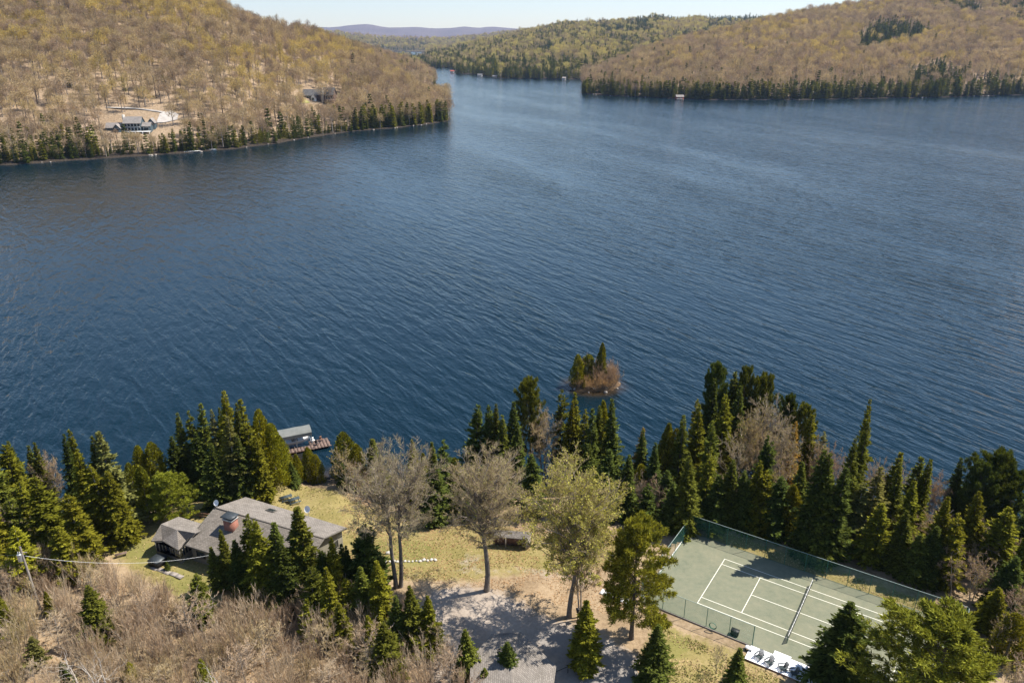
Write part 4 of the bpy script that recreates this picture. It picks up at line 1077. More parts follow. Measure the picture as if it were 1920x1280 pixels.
# ---------------------------------------------------------------- woods on the hills: small tree forms
def hill_bare(seed, H=13.0, R=4.2, n=420, bud=160):
    rng = np.random.default_rng(seed)
    g = Geo()
    z = np.array([[0, 0, -1.], [.1, .05, H * .35], [.2, -.1, H * .62], [.1, .1, H * .9]])
    g.poly(z, [.34, .26, .16, .05], 4, 0)
    nl = 11
    t = rng.uniform(.32, .75, nl); az = np.arange(nl) * 2.4 + rng.normal(0, .3, nl)
    B = np.stack([0 * t, 0 * t, t * H], 1)
    E_ = B + np.stack([np.cos(az) * R * .7, np.sin(az) * R * .7, np.full(nl, H * .26)], 1) * rng.uniform(.7, 1.1, nl)[:, None]
    g.tubes(B, E_, .09, .03, 3, 0)
    # twigs fill an uneven dome
    d = unit(rng.normal(0, 1, (n, 3)) + np.array([[0, 0, .35]]))
    lump = 1 + .22 * np.sin(d[:, 0] * 5 + seed) * np.cos(d[:, 1] * 4) + .12 * np.sin(d[:, 2] * 9 + seed)
    rr = rng.random(n) ** .38 * lump
    C = np.array([[.1, 0, H * .68]])
    P = C + d * rr[:, None] * np.array([[R, R, H * .32]])
    dd = unit(d + np.array([[0, 0, .7]]) + rng.normal(0, .45, (n, 3)))
    g.blades(P - dd * .7, P + dd * .7, rng.uniform(.05, .085, n), rng, 1)
    if bud:
        k = rng.integers(0, n, bud)
        ln = rng.uniform(.35, .75, bud)
        g.kites(P[k] + rng.normal(0, .4, (bud, 3)), rng.normal(0, 1, (bud, 3)), unit(rng.normal(0, .6, (bud, 3)) + np.array([[0, 0, 1]])), ln, ln * .6, 1)
    return g

M['hill_twigs'] = leaf('hill_twigs', (0.43, 0.35, 0.212), 0.35, 0.35, (1.1, 1.0, .8))
HB = [hill_bare(201, 13, 4.2, 420, 120).mesh('hill_tree', [M['bark_pale'], M['hill_twigs']]), hill_bare(202, 14, 4.6, 480, 260).mesh('hill_tree', [M['bark_pale'], M['hill_twigs']]),
      hill_bare(203, 12, 3.6, 330, 60).mesh('hill_tree', [M['bark'], M['hill_twigs']]), hill_bare(204, 14, 4.4, 420, 480).mesh('hill_tree', [M['bark_pale'], M['hill_twigs']])]
def hill_conifer(seed, H, R, nb, power):
    g = spruce_geo(seed, H, R, nb, .05, 1.9, 0, power)
    g.poly([[0, 0, -1.], [0, 0, H * .9]], [.2, .03], 4, 0)
    return g
HC = [hill_conifer(211, 14, 2.4, 90, .85).mesh('hill_conifer', M['needles']), hill_conifer(212, 14, 2.0, 90, .95).mesh('hill_conifer', M['needles']), cedar_geo(213, 11, 2.5, 1000, .5).mesh('hill_conifer', M['needles'])]
for _m in HC[2:]: pass
HB[2:3] = [hill_bare(205, 15, 2.9, 300, 40).mesh('hill_tree', [M['bark'], M['hill_twigs']])]
SRC = bpy.data.collections.new('tree_forms')
for i, me in enumerate(HB + HC):
    SRC.objects.link(bpy.data.objects.new('form_%d' % i, me))

rng = np.random.default_rng(77)
def jitter(x0, x1, y0, y1, s):
    X, Y = np.meshgrid(np.arange(x0, x1, s), np.arange(y0, y1, s))
    X = X.ravel() + rng.uniform(-.5, .5, X.size) * s; Y = Y.ravel() + rng.uniform(-.5, .5, Y.size) * s
    return X, Y

def poly_px(P, px, py):
    return inside(np.array([(a, b, 0) for a, b in P], float), px, py)

CLEAR = [[(186, 214), (320, 206), (342, 222), (300, 248), (190, 250)], [(560, 168), (640, 170), (646, 190), (566, 193)], [(195, 200), (330, 205), (325, 212), (200, 207)]]
VIEW = [[(184, 208), (345, 203), (335, 234), (290, 243), (190, 243)], [(562, 160), (636, 160), (634, 186), (566, 190)]]
P_Y = {(184, 208): 575, (562, 160): 735}
pts = []
def scatter(zone, x0, x1, y0, y1, s, layers, zf):
    X, Y = jitter(x0, x1, y0, y1, s)
    Z = zf(X, Y)
    px, py = pix(X, Y, Z)
    k = (Z > 0.6) & (px > -120) & (px < 2040) & (py > -160)
    X, Y, Z, px, py = X[k], Y[k], Z[k], px[k], py[k]
    n = len(X)
    u = rng.random(n)
    shore = Z
    big = fbm(X / 55 + 9, Y / 55, 3); sm = fbm(X / 22, Y / 22 + 40, 2)
    var = rng.choice([0, 1, 2, 3], n, p=[.3, .3, .2, .2])
    sc_ = np.clip(rng.normal(.92, .22, n), .45, 1.45)
    tint = np.ones((n, 3))
    yel = smooth((big - .42) / .2) * smooth((Z - 10) / 25)
    grey = rng.random(n)
    A = np.array([1.0, .95, .90]); Bc = np.array([1.18, 1.12, .60]); G = np.array([.92, .84, .92])
    tint = A[None] * (1 - yel[:, None]) + Bc[None] * yel[:, None]
    tint = np.where(grey[:, None] < .36, G[None] * .9, tint) * rng.uniform(.68, 1.2, n)[:, None]
    con = np.zeros(n, bool)
    if zone == 'left':
        d0 = np.interp(px, LAYERS['left']['px'], LAYERS['left']['d0'])
        band = Y - d0
        con = (band < 22) & (u < .62) | (band < 55) & (u < .13) | (u < .006)
        con |= (px > 740) & (band < 40) & (u < .6)
        con |= (px < 60) & (band < 30) & (u < .4)
        inclear = np.zeros(n, bool)
        for P in CLEAR: inclear |= poly_px(P, px, py)
        for fr in (.35, .7, 1.0):
            tx, ty = pix(X, Y, Z + 13 * sc_ * fr)
            for P in VIEW: inclear |= poly_px(P, tx, ty) & (Y < P_Y[tuple(P[0])])
        keep = ~inclear
        keep &= ~((band > 60) & (Z < 45) & (u > .62) & (px < 640))
        keep &= ~((band > 22) & (band < 70) & (u > .72) & (px < 620))     # open woods above the shore
    elif zone == 'spur':
        con = (u < .12); keep = np.ones(n, bool)
    elif zone == 'right':
        d0 = np.interp(px, LAYERS['right']['px'], LAYERS['right']['d0'])
        band = Y - d0
        gap = fbm(X / 30 + 70, Y / 30, 2)
        con = (band < 60) & (u < np.where(gap > .5, .9, .5)) | (band < 130) & (u < np.where(gap > .5, .45, .15)) | (u < .035)
        con |= (px < 1450) & (u < .24) & (gap > .42)
        con |= poly_px([(1600, 75), (1640, 48), (1700, 48), (1742, 62), (1725, 78), (1680, 92), (1612, 104)], px, py) & (u < .95)
        con |= poly_px([(1725, -20), (1800, -10), (1850, 35), (1810, 35), (1740, 10)], px, py) & (u < .85)
        con |= poly_px([(1840, -20), (1930, -20), (1930, 60), (1880, 40)], px, py) & (u < .6)
        con |= poly_px([(1700, 140), (1760, 120), (1810, 140), (1800, 185), (1700, 187)], px, py) & (u < .8)
        con |= (px < 1190) & (u < .35)
        keep = np.ones(n, bool)
    else:
        band = Z
        gap = fbm(X / 60 + 30, Y / 60, 2)
        con = (u < np.where(gap > .48, .8, .32)) | (py > 118) & (u < .85)
        con |= poly_px([(1185, 32), (1260, 24), (1450, 28), (1440, 45), (1330, 42), (1250, 60), (1150, 62)], px, py) & (u < .9)
        con |= poly_px([(1330, 30), (1440, 28), (1420, 42), (1340, 44)], px, py)
        con &= ~(poly_px([(1210, 50), (1320, 38), (1330, 60), (1240, 66)], px, py) & (u > .1))
        tint = tint * np.array([1.0, 1.05, .85])
        yl = rng.random(n) < .25
        tint = np.where(yl[:, None], np.array([1.2, 1.28, .7])[None] * rng.uniform(.75, 1.15, n)[:, None], tint)
        keep = ~((px > 690) & (px < 800) & (Y > 2450) & (Y < 3850))
        sc_ = np.where(Y > 3000, sc_ * 1.35, sc_)
        con |= (px > 770) & (px < 870) & (Y < 3000) & (u < .85)
        var = np.where(yl, 3, var)
    ct = rng.uniform(.55, 1.25, n)[:, None] * np.where(rng.random(n)[:, None] < .22, np.array(OLIVE)[None], np.array([.72, .85, .85])[None])
    tint = np.where(con[:, None], ct, tint)
    var = np.where(con, rng.choice([4, 5, 6], n, p=[.42, .33, .25]), var)
    sc_ = np.where(con, np.clip(rng.normal(.85, .28, n), .4, 1.6), sc_)
    if zone == 'middle': sc_ = sc_ * 1.25
    if zone == 'right': sc_ = np.where(con, sc_ * 1.1, sc_ * 1.28)
    dist = np.hypot(X, Y)
    for q in np.nonzero(keep)[0]:
        pts.append((zone, X[q], Y[q], Z[q] - .2, sc_[q], var[q], tint[q], dist[q], con[q], px[q], py[q]))
zl = lambda x, y: hill_z(x, y, ('left',)); zs = lambda x, y: hill_z(x, y, ('spur',)); zr = lambda x, y: hill_z(x, y, ('right',))
scatter('left', -640, -40, 430, 1120, 6.0, None, lambda x, y: hill_z(x, y, ('left', 'spur')))
scatter('spur', -560, -80, 1120, 1560, 7.5, None, lambda x, y: hill_z(x, y, ('left', 'spur')))
scatter('right', 60, 1220, 960, 1950, 8.4, None, zr)
scatter('middle', -420, 1500, 1450, 2990, 10.5, None, middle_z)
scatter('middle', -1500, 600, 3000, 5100, 19.0, None, middle_z)
# more evergreens right at the water's edge
def fringe(zone, layer, p0, p1, n, lo, hi, deep=7):
    d = LAYERS[layer]
    for _ in range(n):
        px = rng.uniform(p0, p1); d0 = np.interp(px, d['px'], d['d0'])
        y = d0 + 1 + abs(rng.normal(0, deep)); x = (px - 960) / F_PX * (y * CP + CAM_H * SP)
        z = float(hill_z(np.array(x), np.array(y)))
        if z < .2: continue
        if layer == 'left' and (185 < px < 300 or 560 < px < 650): hi_ = lo + .12
        else: hi_ = hi
        gp = vnoise(px / 22., 3.3 + p0)
        if gp < .22 and layer == 'left' and px < 700: continue
        c = np.array([.72, .85, .85]) if rng.random() < .45 else np.array(OLIVE) if rng.random() < .75 else np.array([1.7, 1.5, .9])
        pts.append((zone, x, y, z - .2, rng.uniform(lo, hi_), int(rng.choice([4, 5, 6], p=[.4, .3, .3])), c * rng.uniform(.7, 1.2), float(np.hypot(x, y)), True, px, 0))
def patch(zone, layers, poly, n, lo, hi):
    P = np.array(poly, float)
    y = np.arange(950, 3000, 3.0)
    for _ in range(n):
        a, b = rng.uniform(P[:, 0].min(), P[:, 0].max()), rng.uniform(P[:, 1].min(), P[:, 1].max())
        if not bool(inside(P, np.array(a), np.array(b))): continue
        d = ray(a, b); xs = d[0] * y / d[1]; zr_ = CAM_H + d[2] * y / d[1]
        hzv = hill_z(xs, y, layers); k = np.nonzero(zr_ <= hzv)[0]
        if not len(k): continue
        k = k[0]
        pts.append((zone, xs[k], y[k], hzv[k] - .2, rng.uniform(lo, hi), int(rng.choice([4, 5])), np.array([.62, .78, .82]) * rng.uniform(.7, 1.2), float(np.hypot(xs[k], y[k])), True, a, b))
patch('right', ('right',), [(1600, 82), (1640, 55), (1700, 52), (1742, 66), (1725, 82), (1680, 96), (1612, 108)], 260, .8, 1.5)
patch('right', ('right',), [(1722, 0), (1800, 0), (1850, 38), (1812, 38), (1740, 18)], 220, .8, 1.4)
patch('right', ('right',), [(1840, 0), (1930, 0), (1930, 62), (1880, 45)], 150, .7, 1.3)
patch('right', ('right',), [(1700, 150), (1760, 125), (1815, 145), (1800, 180), (1700, 180)], 120, .8, 1.5)
patch('right', ('right',), [(1100, 172), (1180, 140), (1300, 130), (1400, 150), (1400, 180), (1200, 178)], 130, .6, 1.3)
patch('middle', ('middle',), [(1150, 66), (1190, 42), (1225, 32), (1262, 36), (1250, 62)], 140, .9, 1.5)
patch('middle', ('middle',), [(1310, 36), (1440, 34), (1420, 46), (1330, 46)], 120, .9, 1.5)
fringe('left', 'left', -60, 838, 330, .35, .95)
fringe('right', 'right', 1092, 1990, 420, .45, 1.6)
fringe('right', 'right', 1092, 1990, 420, .5, 1.5, 30)
fringe('left', 'left', 660, 838, 110, .6, 1.4, 13)
fringe('left', 'left', -60, 180, 50, .5, 1.2, 14)
fringe('middle', 'middle', 790, 1100, 160, .8, 1.5)

TREE_WORDS = {
    ('left', False): ('hardwood_tree', 'bare or budding hardwood on the slope across the lake, left side', 'hardwoods on the hillside across the lake'),
    ('left', True): ('shore_evergreen', 'evergreen on the far bank below the hillside houses', 'evergreens along the bank below the hillside houses'),
    ('right', True): ('shore_evergreen', 'evergreen on the far right bank of the lake', 'evergreens along the far right bank'),
}
single = set()
for (zone, con), (name, lab, grp) in TREE_WORDS.items():
    limit = 290 if not con else (150 if zone == 'left' else 120)
    c = sorted((p[7], i) for i, p in enumerate(pts) if p[0] == zone and bool(p[8]) == con and -10 < p[9] < 1930)
    for _, i in c[:limit]:
        single.add(i)
        p = pts[i]
        o = bpy.data.objects.new(name, (HB + HC)[int(p[5])])
        o.location = [float(v) for v in p[1:4]]; o.scale = (float(p[4]),) * 3 if not con else (float(p[4]) * 1.05, float(p[4]) * 1.05, float(p[4]))
        o.rotation_euler = (0, 0, float(rng.random() * 6.28)); o["tint"] = [float(v) for v in p[6]]
        if not con:
            q = p[6]
            col = 'yellow budding' if q[2] / q[0] < .62 else 'grey-brown' if q[2] / q[0] > .92 else 'tan'
            where = 'left of the blue-grey house' if p[9] < 170 else 'round the blue-grey house' if p[9] < 340 else 'between the two hillside houses' if p[9] < 540 else 'round the brown house' if p[9] < 680 else 'towards the tip of the far point'
            lab = f"{col} hardwood on the far slope {where}"
        elif zone == 'left':
            where = 'left of the blue-grey house' if p[9] < 170 else 'below the blue-grey house' if p[9] < 340 else 'between the two hillside houses' if p[9] < 540 else 'below the brown house' if p[9] < 680 else 'at the tip of the far point'
            lab = f"{'olive' if p[6][0] > p[6][1] else 'dark'} evergreen on the far bank {where}"
        tag(put(o), lab, 'tree', grp)

def woods(name, sel):
    """the rest of the woods as one mass"""
    n = len(sel)
    me = bpy.data.meshes.new(name)
    me.vertices.add(n)
    me.vertices.foreach_set('co', np.array([[p[1], p[2], p[3]] for p in sel], np.float32).ravel())
    def attr(nm, ty, key, val):
        a = me.attributes.new(nm, ty, 'POINT'); a.data.foreach_set(key, val)
    attr('form', 'INT', 'value', np.array([p[5] for p in sel], np.int32))
    attr('size', 'FLOAT', 'value', np.array([p[4] for p in sel], np.float32))
    attr('turn', 'FLOAT', 'value', rng.random(n).astype(np.float32) * 6.28)
    attr('tint', 'FLOAT_VECTOR', 'vector', np.array([p[6] for p in sel], np.float32).ravel())
    o = put(bpy.data.objects.new(name, me))
    ng = bpy.data.node_groups.new(name, 'GeometryNodeTree')
    ng.interface.new_socket('Geometry', in_out='INPUT', socket_type='NodeSocketGeometry')
    ng.interface.new_socket('Geometry', in_out='OUTPUT', socket_type='NodeSocketGeometry')
    N, L = ng.nodes, ng.links
    gi = N.new('NodeGroupInput'); go = N.new('NodeGroupOutput')
    ci = N.new('GeometryNodeCollectionInfo'); ci.inputs['Collection'].default_value = SRC
    ci.inputs['Separate Children'].default_value = True; ci.inputs['Reset Children'].default_value = True
    ip = N.new('GeometryNodeInstanceOnPoints'); ip.inputs['Pick Instance'].default_value = True
    def na(nm, ty):
        q = N.new('GeometryNodeInputNamedAttribute'); q.data_type = ty; q.inputs['Name'].default_value = nm; return q.outputs['Attribute']
    cx = N.new('ShaderNodeCombineXYZ'); L.new(na('turn', 'FLOAT'), cx.inputs['Z'])
    e2r = N.new('FunctionNodeEulerToRotation'); L.new(cx.outputs[0], e2r.inputs[0])
    L.new(gi.outputs[0], ip.inputs['Points']); L.new(ci.outputs[0], ip.inputs['Instance'])
    L.new(na('form', 'INT'), ip.inputs['Instance Index']); L.new(e2r.outputs[0], ip.inputs['Rotation']); L.new(na('size', 'FLOAT'), ip.inputs['Scale'])
    L.new(ip.outputs[0], go.inputs[0])
    md = o.modifiers.new('woods', 'NODES'); md.node_group = ng
    return o
for zs_, nm, lab in ((('left', 'spur'), 'hillside_forest', 'bare and budding woods covering the hill across the lake at left'), (('right',), 'hillside_forest', 'tan and dark green woods covering the domed hill at right'), (('middle',), 'distant_forest', 'mixed evergreen and yellow-green woods beyond the narrows')):
    o = woods(nm, [p for i, p in enumerate(pts) if p[0] in zs_ and i not in single])
    tag(o, lab, 'forest', kind='stuff')
print('woods', len(pts), 'single', len(single))

# ---------------------------------------------------------------- island
ISL = at(1115, 722, 0)
g = Geo()
rr = np.random.default_rng(31); n = 26
th = np.linspace(0, 2 * math.pi, n, endpoint=False)
rad = 1 + .12 * np.sin(2 * th + 1) + .08 * np.sin(5 * th)
rings = [(1.0, -1.2), (.93, .15), (.75, .75), (.4, 1.1)]
V = [[math.cos(t) * r * 5.6 * q, math.sin(t) * r * 4.2 * q, z + rr.uniform(-.12, .12)] for q, z in rings for t, r in zip(th, rad)] + [[0, 0, 1.25]]
Fq = [[a * n + i, a * n + (i + 1) % n, (a + 1) * n + (i + 1) % n, (a + 1) * n + i] for a in range(3) for i in range(n)]
g.add(V, Fq); 
g.add([V[3 * n + i] for i in range(n)] + [V[-1]], [[i, (i + 1) % n, n] for i in range(n)])
isl_mat = surf('island_soil', (0.07, 0.045, 0.025), (0.18, 0.11, 0.055), 0.8, 0.95, 0.6, 3)
o = g.obj('island', isl_mat, shade=True); o.location = ISL
tag(o, kind='structure')
def on_island(name, form, dx, dy, h, w, lab, cat, tint, group=None):
    plant(name, form, ISL[0] + dx, ISL[1] + dy, h, w, lab, cat, group, tint, z=.65)
on_island('cedar_tree', ('cedar', 1), 1.4, 1.2, 9.6, 3.4, 'tallest cedar on the little island', 'tree', OLIVE)
on_island('cedar_tree', ('cedar', 0), -3.9, -.6, 7.4, 3.6, 'leaning cedar at the left end of the little island', 'tree', YEL)
on_island('cedar_tree', ('cedar', 2), -1.6, .8, 6.6, 4.0, 'short bushy cedar in the middle of the little island', 'tree', OLIVE)
on_island('cedar_tree', ('cedar', 0), -3.2, 1.0, 5.0, 2.6, 'low cedar behind the leaning cedar on the little island', 'tree', MIDG)
on_island('spruce_tree', ('spruce', 4), -2.6, -2.4, 1.9, 1.0, 'tiny bright spruce on the near bank of the little island', 'tree', YEL)
for i, (dx, dy, h) in enumerate([(3.6, .5, 4.6), (4.2, -.6, 3.8), (2.8, -1.4, 3.6), (.2, -2.2, 2.4), (1.6, -2.6, 2.2), (-1.2, -2.6, 2.0), (3.4, 1.6, 4.2), (.6, .2, 4.5), (-.4, 1.8, 5), (4.4, .6, 4), (2.9, -2.3, 2.2), (-2.2, -1.4, 2.4), (-3.6, -2.2, 1.8), (4.2, -1.8, 2.4), (-.2, -3.2, 1.8), (2.2, -3.2, 1.9), (-1.8, -3.2, 1.7), (.9, -1.2, 3)]):
    on_island('bare_shrub', ('shrub', i % 4), dx, dy, h, h * (1.0 if h > 3 else 1.5), 'leafless rusty shrub on the little island', 'shrub', [(1.05, .90, .78), (1.15, .92, .58)][h < 3], 'bare shrubs on the island')
for i in range(9):
    a = i * .7 + .2
    s = random.uniform(.35, .8)
    g = Geo(); g.box((0, 0, 0), (s * 1.4, s, s * .7), random.random() * 3, taper=.6)
    o = g.obj('boulder', M['rock']); o.location = (ISL[0] + 5.5 * math.cos(a), ISL[1] + 4.1 * math.sin(a), .1)
    tag(o, 'boulder at the waterline of the little island', 'boulder', 'boulders round the island')

# ================================================================ tennis court
def flat(pts, z):
    return [[p[0], p[1], z] for p in pts]
court_mat = hill_mat('court_surface', [(0.3, (0.13, 0.145, 0.105)), (0.45, (0.172, 0.182, 0.13)), (0.6, (0.205, 0.205, 0.145)), (0.75, (0.25, 0.24, 0.175))], 0.22, 1.3)
for n_ in court_mat.node_tree.nodes:
    if n_.type == 'BUMP': n_.inputs['Strength'].default_value = 0.05
g = Geo(); g.slab([court(U0, V0), court(U1, V0), court(U1, V1), court(U0, V1)], .12)
crt = tag(g.obj('tennis_court', court_mat), 'grey-green hard tennis court with white lines behind a green fence', 'tennis court')
LW = .042
Lc, Wc, sg = 23.77, 10.97, 1.37
lines = [((0, 0), (0, Wc)), ((Lc, 0), (Lc, Wc)), ((0, 0), (Lc, 0)), ((0, Wc), (Lc, Wc)), ((0, sg), (Lc, sg)), ((0, Wc - sg), (Lc, Wc - sg)),
         ((Lc / 2 - 6.4, sg), (Lc / 2 - 6.4, Wc - sg)), ((Lc / 2 + 6.4, sg), (Lc / 2 + 6.4, Wc - sg)), ((Lc / 2 - 6.4, Wc / 2), (Lc / 2 + 6.4, Wc / 2))]
for i, ((a, b), (c, d)) in enumerate(lines):
    z = .004 + .0006 * i
    if a == c: P = [court(a - LW, b - LW, z), court(a + LW, b - LW, z), court(a + LW, d + LW, z), court(a - LW, d + LW, z)]
    else: P = [court(a - LW, b - LW, z), court(c + LW, b - LW, z), court(c + LW, b + LW, z), court(a - LW, b + LW, z)]
    g = Geo(); g.add(P, [[0, 1, 2, 3]]); g.obj('court_line', M['court_line'], crt)
# kerb board along the near side
g = Geo(); g.bar(court(U0, V0 - .06, .02), court(8.1, V0 - .06, .02), .10, .22); g.obj('edge_board', M['wood_grey'], crt)
g = Geo(); g.bar(court(U0 - .06, V0, .02), court(U0 - .06, V1, .02), .10, .22); g.obj('edge_board', M['white'], crt)
# net
nb = court(Lc / 2, -0.9)
net = empty('tennis_net', nb)
tag(net, 'black tennis net with white band stretched across the court', 'tennis net')
for v in (-.9, Wc + .9):
    g = Geo(); g.poly([court(Lc / 2, v, 0), court(Lc / 2, v, 1.1)], .045, 8); local(g, nb).obj('post', M['green_steel'], net)
V = []; nseg = 16
for i in range(nseg + 1):
    v = -.9 + (Wc + 1.8) * i / nseg; s = abs(i / nseg - .5) * 2
    h = .914 + .15 * s ** 1.4
    V.append((v, h))
g = Geo()
g.add([court(Lc / 2, v, q) for v, h in V for q in (.05, h - .06)], [[2 * i, 2 * i + 2, 2 * i + 3, 2 * i + 1] for i in range(nseg)])
local(g, nb).obj('netting', M['net'], net)
g = Geo()
for i in range(nseg): g.bar(court(Lc / 2, V[i][0], V[i][1] - .03), court(Lc / 2, V[i + 1][0], V[i + 1][1] - .03), .05, .07)
local(g, nb).obj('top_band', M['white'], net)
g = Geo(); g.bar(court(Lc / 2, Wc / 2, .01), court(Lc / 2, Wc / 2, .88), .05, .01); local(g, nb).obj('center_strap', M['white'], net)
# fences
def fence(label, a, b, npost, h=3.05):
    a = np.array(a); b = np.array(b)
    base = court(*a)
    f = empty('court_fence', base)
    tag(f, label, 'fence', 'green fences round the tennis court')
    P = [a + (b - a) * i / npost for i in range(npost + 1)]
    for i, p in enumerate(P):
        g = Geo(); g.poly([court(*p, -.2), court(*p, h)], .038 if 0 < i < npost else .055, 6); local(g, base).obj('post', M['green_steel'], f)
    for i in range(npost):
        q0, q1 = P[i], P[i + 1]
        g = Geo(); g.add([court(*q0, .05), court(*q1, .05), court(*q1, h - .04), court(*q0, h - .04)], [[0, 1, 2, 3]]); local(g, base).obj('mesh_panel', M['mesh'], f)
        g = Geo(); g.poly([court(*q0, h), court(*q1, h)], .032, 6); local(g, base).obj('top_rail', M['rail_steel'], f)
        g = Geo(); g.poly([court(*q0, .06), court(*q1, .06)], .022, 5); local(g, base).obj('bottom_rail', M['green_steel'], f)
    return f
fence('long green fence on the lake side of the court', (U0 + .1, V1 - .1), (U1 - .5, V1 - .1), 13)
fence('green fence across the left end of the court', (U0 + .1, V0 + .1), (U0 + .1, V1 - .25), 6)
fence('short green fence on the near side of the court, left of the white deck', (U0 + .25, V0 + .1), (8.4, V0 + .1), 5)
fence('green fence across the right end of the court', (U1 - .35, V0 + .6), (U1 - .35, V1 - .3), 6)
# hose ring on the near fence, bin
hp = court(3.4, V0 + .0, 1.0)
g = Geo(); th = np.linspace(0, 2 * math.pi, 18)
for k_ in range(3):
    g.poly([court(3.4 + (.42 + .03 * k_) * math.cos(t), V0 - .02 - .05 * k_, .75 + (.42 + .03 * k_) * math.sin(t)) for t in th], .025, 5)
ho = empty('garden_hose', hp); local(g, hp).obj('coil', M['hose'], ho)
tag(ho, 'coiled green hose hanging on the near court fence', 'hose')
bp_ = court(6.0, V0 + .75)
bn = empty('storage_bin', bp_, COURT_YAW); tag(bn, 'small black bin standing inside the fence near the white deck', 'bin')
g = Geo(); g.box((0, 0, .35), (.9, .6, .7), taper=1.08); g.obj('box', M['black'], bn)
g = Geo(); g.box((0, 0, .75), (1.02, .7, .08), taper=.9); g.obj('lid', M['black'], bn)
# white deck with four lounge chairs
DK = COURT_Z + .16
db = court(8.2, V0 - 2.6)
dk = empty('white_deck', db); tag(dk, 'bright white low deck at the near edge of the court', 'deck')
for (u0, u1, v0, v1) in [(8.3, 10.95, -2.6, -.05), (11.0, 13.0, -2.6, .7), (13.05, 15.2, -2.6, .35), (15.25, 18.5, -2.6, -.05)]:
    nb_ = 9
    for i in range(nb_):
        a, b = v0 + (v1 - v0) * i / nb_, v0 + (v1 - v0) * (i + 1) / nb_ - .012
        g = Geo(); g.slab([court(u0, V0 + a, .16), court(u1, V0 + a, .16), court(u1, V0 + b, .16), court(u0, V0 + b, .16)], .04); local(g, db).obj('plank', M['white_deck'], dk)
g = Geo(); g.bar(court(8.3, V0 - 2.63, .02), court(18.5, V0 - 2.63, .02), .05, .2); local(g, db).obj('fascia', M['wood_brown'], dk)

def lounge_chair(x, y, rz, label):
    o = empty('lounge_chair', (x, y, DK), rz)
    tag(o, label, 'chair', 'lounge chairs on the white deck')
    for i in range(5):
        g = Geo(); g.bar((-.30, .32 - .15 * i, .36 - .045 * i), (.30, .32 - .15 * i, .36 - .045 * i), .12, .025); g.obj('seat_slat', M['chair'], o)
    for i in range(5):
        xx = -.24 + .12 * i; hh = .78 - .05 * abs(i - 2)
        g = Geo(); g.bar((xx, -.34, .18), (xx * 1.15, -.34 - hh * .42, .18 + hh), .10, .022); g.obj('back_slat', M['chair'], o)
    for s in (-1, 1):
        g = Geo(); g.bar((s * .40, .42, .56), (s * .40, -.52, .52), .15, .028); g.obj('armrest', M['chair'], o)
        g = Geo(); g.bar((s * .36, .36, 0), (s * .36, .36, .545), .10, .03); g.obj('leg', M['chair'], o)
        g = Geo(); g.bar((s * .33, .40, .32), (s * .33, -.62, .03), .03, .13); g.obj('leg', M['chair'], o)
    return o
for (px, py, a), lab in zip([(1423, 1229, .25), (1442, 1240, .15), (1467, 1250, -.25), (1488, 1259, -.3)], ['dark lounge chair at the left end of the white deck', 'second dark lounge chair from the left on the white deck', 'third dark lounge chair from the left on the white deck', 'dark lounge chair on the white deck half hidden by the spruce']):
    p = at(px, py, DK + .35)
    lounge_chair(p[0], p[1], COURT_YAW + math.pi / 2 * 0 + a + 2.6, lab)
p = at(1404, 1216, DK)
o = empty('side_bench', (p[0], p[1], COURT_Z - .05), COURT_YAW); tag(o, 'small white bench off the left end of the white deck', 'bench')
g = Geo(); g.box((0, 0, .44), (.9, .6, .06)); g.obj('seat', M['white'], o)
for sx in (-.35, .35):
    g = Geo(); g.box((sx, 0, .2), (.07, .5, .42)); g.obj('leg', M['black'], o)

# ================================================================ the house and garage
def uv_project(o):
    me = o.data
    uv = me.uv_layers.new(name='UVMap')
    co = np.zeros(len(me.vertices) * 3); me.vertices.foreach_get('co', co); co = co.reshape(-1, 3)
    for p in me.polygons:
        n = np.array(p.normal)
        h = np.cross([0, 0, 1.], n)
        h = h / np.linalg.norm(h) if np.linalg.norm(h) > 1e-4 else np.array([1., 0, 0])
        v = np.cross(n, h)
        for li in p.loop_indices:
            c = co[me.loops[li].vertex_index]
            uv.data[li].uv = (float(c @ h), float(c @ v))
    return o

def roof_plate(name, pts, mat, parent, base, th=.16):
    g = Geo(); g.slab(pts, th)
    return uv_project(local(g, base).obj(name, mat, parent))

RZ, EZ = 8.6, 6.6
hA = at(404, 952, RZ); hdir = np.array([.923, -.385]); hper = np.array([.385, .923]); hlen = 19.2
def H(a, b, z): return np.array([*(hA[:2] + hdir * a + hper * b), z])
hz = COURT_Z - .2
hb = H(0, 0, 0); hb[2] = COURT_Z
house = empty('lake_house', hb)
tag(house, 'low grey-roofed lake house with red brick chimney behind the spruces', 'house')
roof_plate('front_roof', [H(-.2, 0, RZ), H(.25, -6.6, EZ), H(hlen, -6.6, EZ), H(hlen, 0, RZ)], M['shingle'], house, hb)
bk = roof_plate('back_roof', [H(hlen, -.003, RZ + .004), H(hlen - .1, 5.3, EZ + .35), H(-.2, 6.4, EZ), H(-.2, -.003, RZ + .004)], M['shingle_pale'], house, hb)  # paler shingle: sun on the back slope put into the colour
g = Geo(); g.bar(H(-.2, 0, RZ + .03), H(hlen, 0, RZ + .03), .22, .05); local(g, hb).obj('ridge_cap', M['shingle_pale'], house)
ring = [H(.6, -6.0, 0), H(hlen - .6, -6.0, 0), H(hlen - .6, 4.9, 0), H(.6, 5.7, 0)]
g = Geo()
g.prism(ring, hz, EZ - .02)
for aa in (.6, hlen - .6):      # gable ends
    g.add([H(aa, -6.0, EZ - .02), H(aa, 5.0, EZ - .02), H(aa, 0, RZ - .22)], [[0, 1, 2]])
local(g, hb).obj('wall', M['siding'], house)
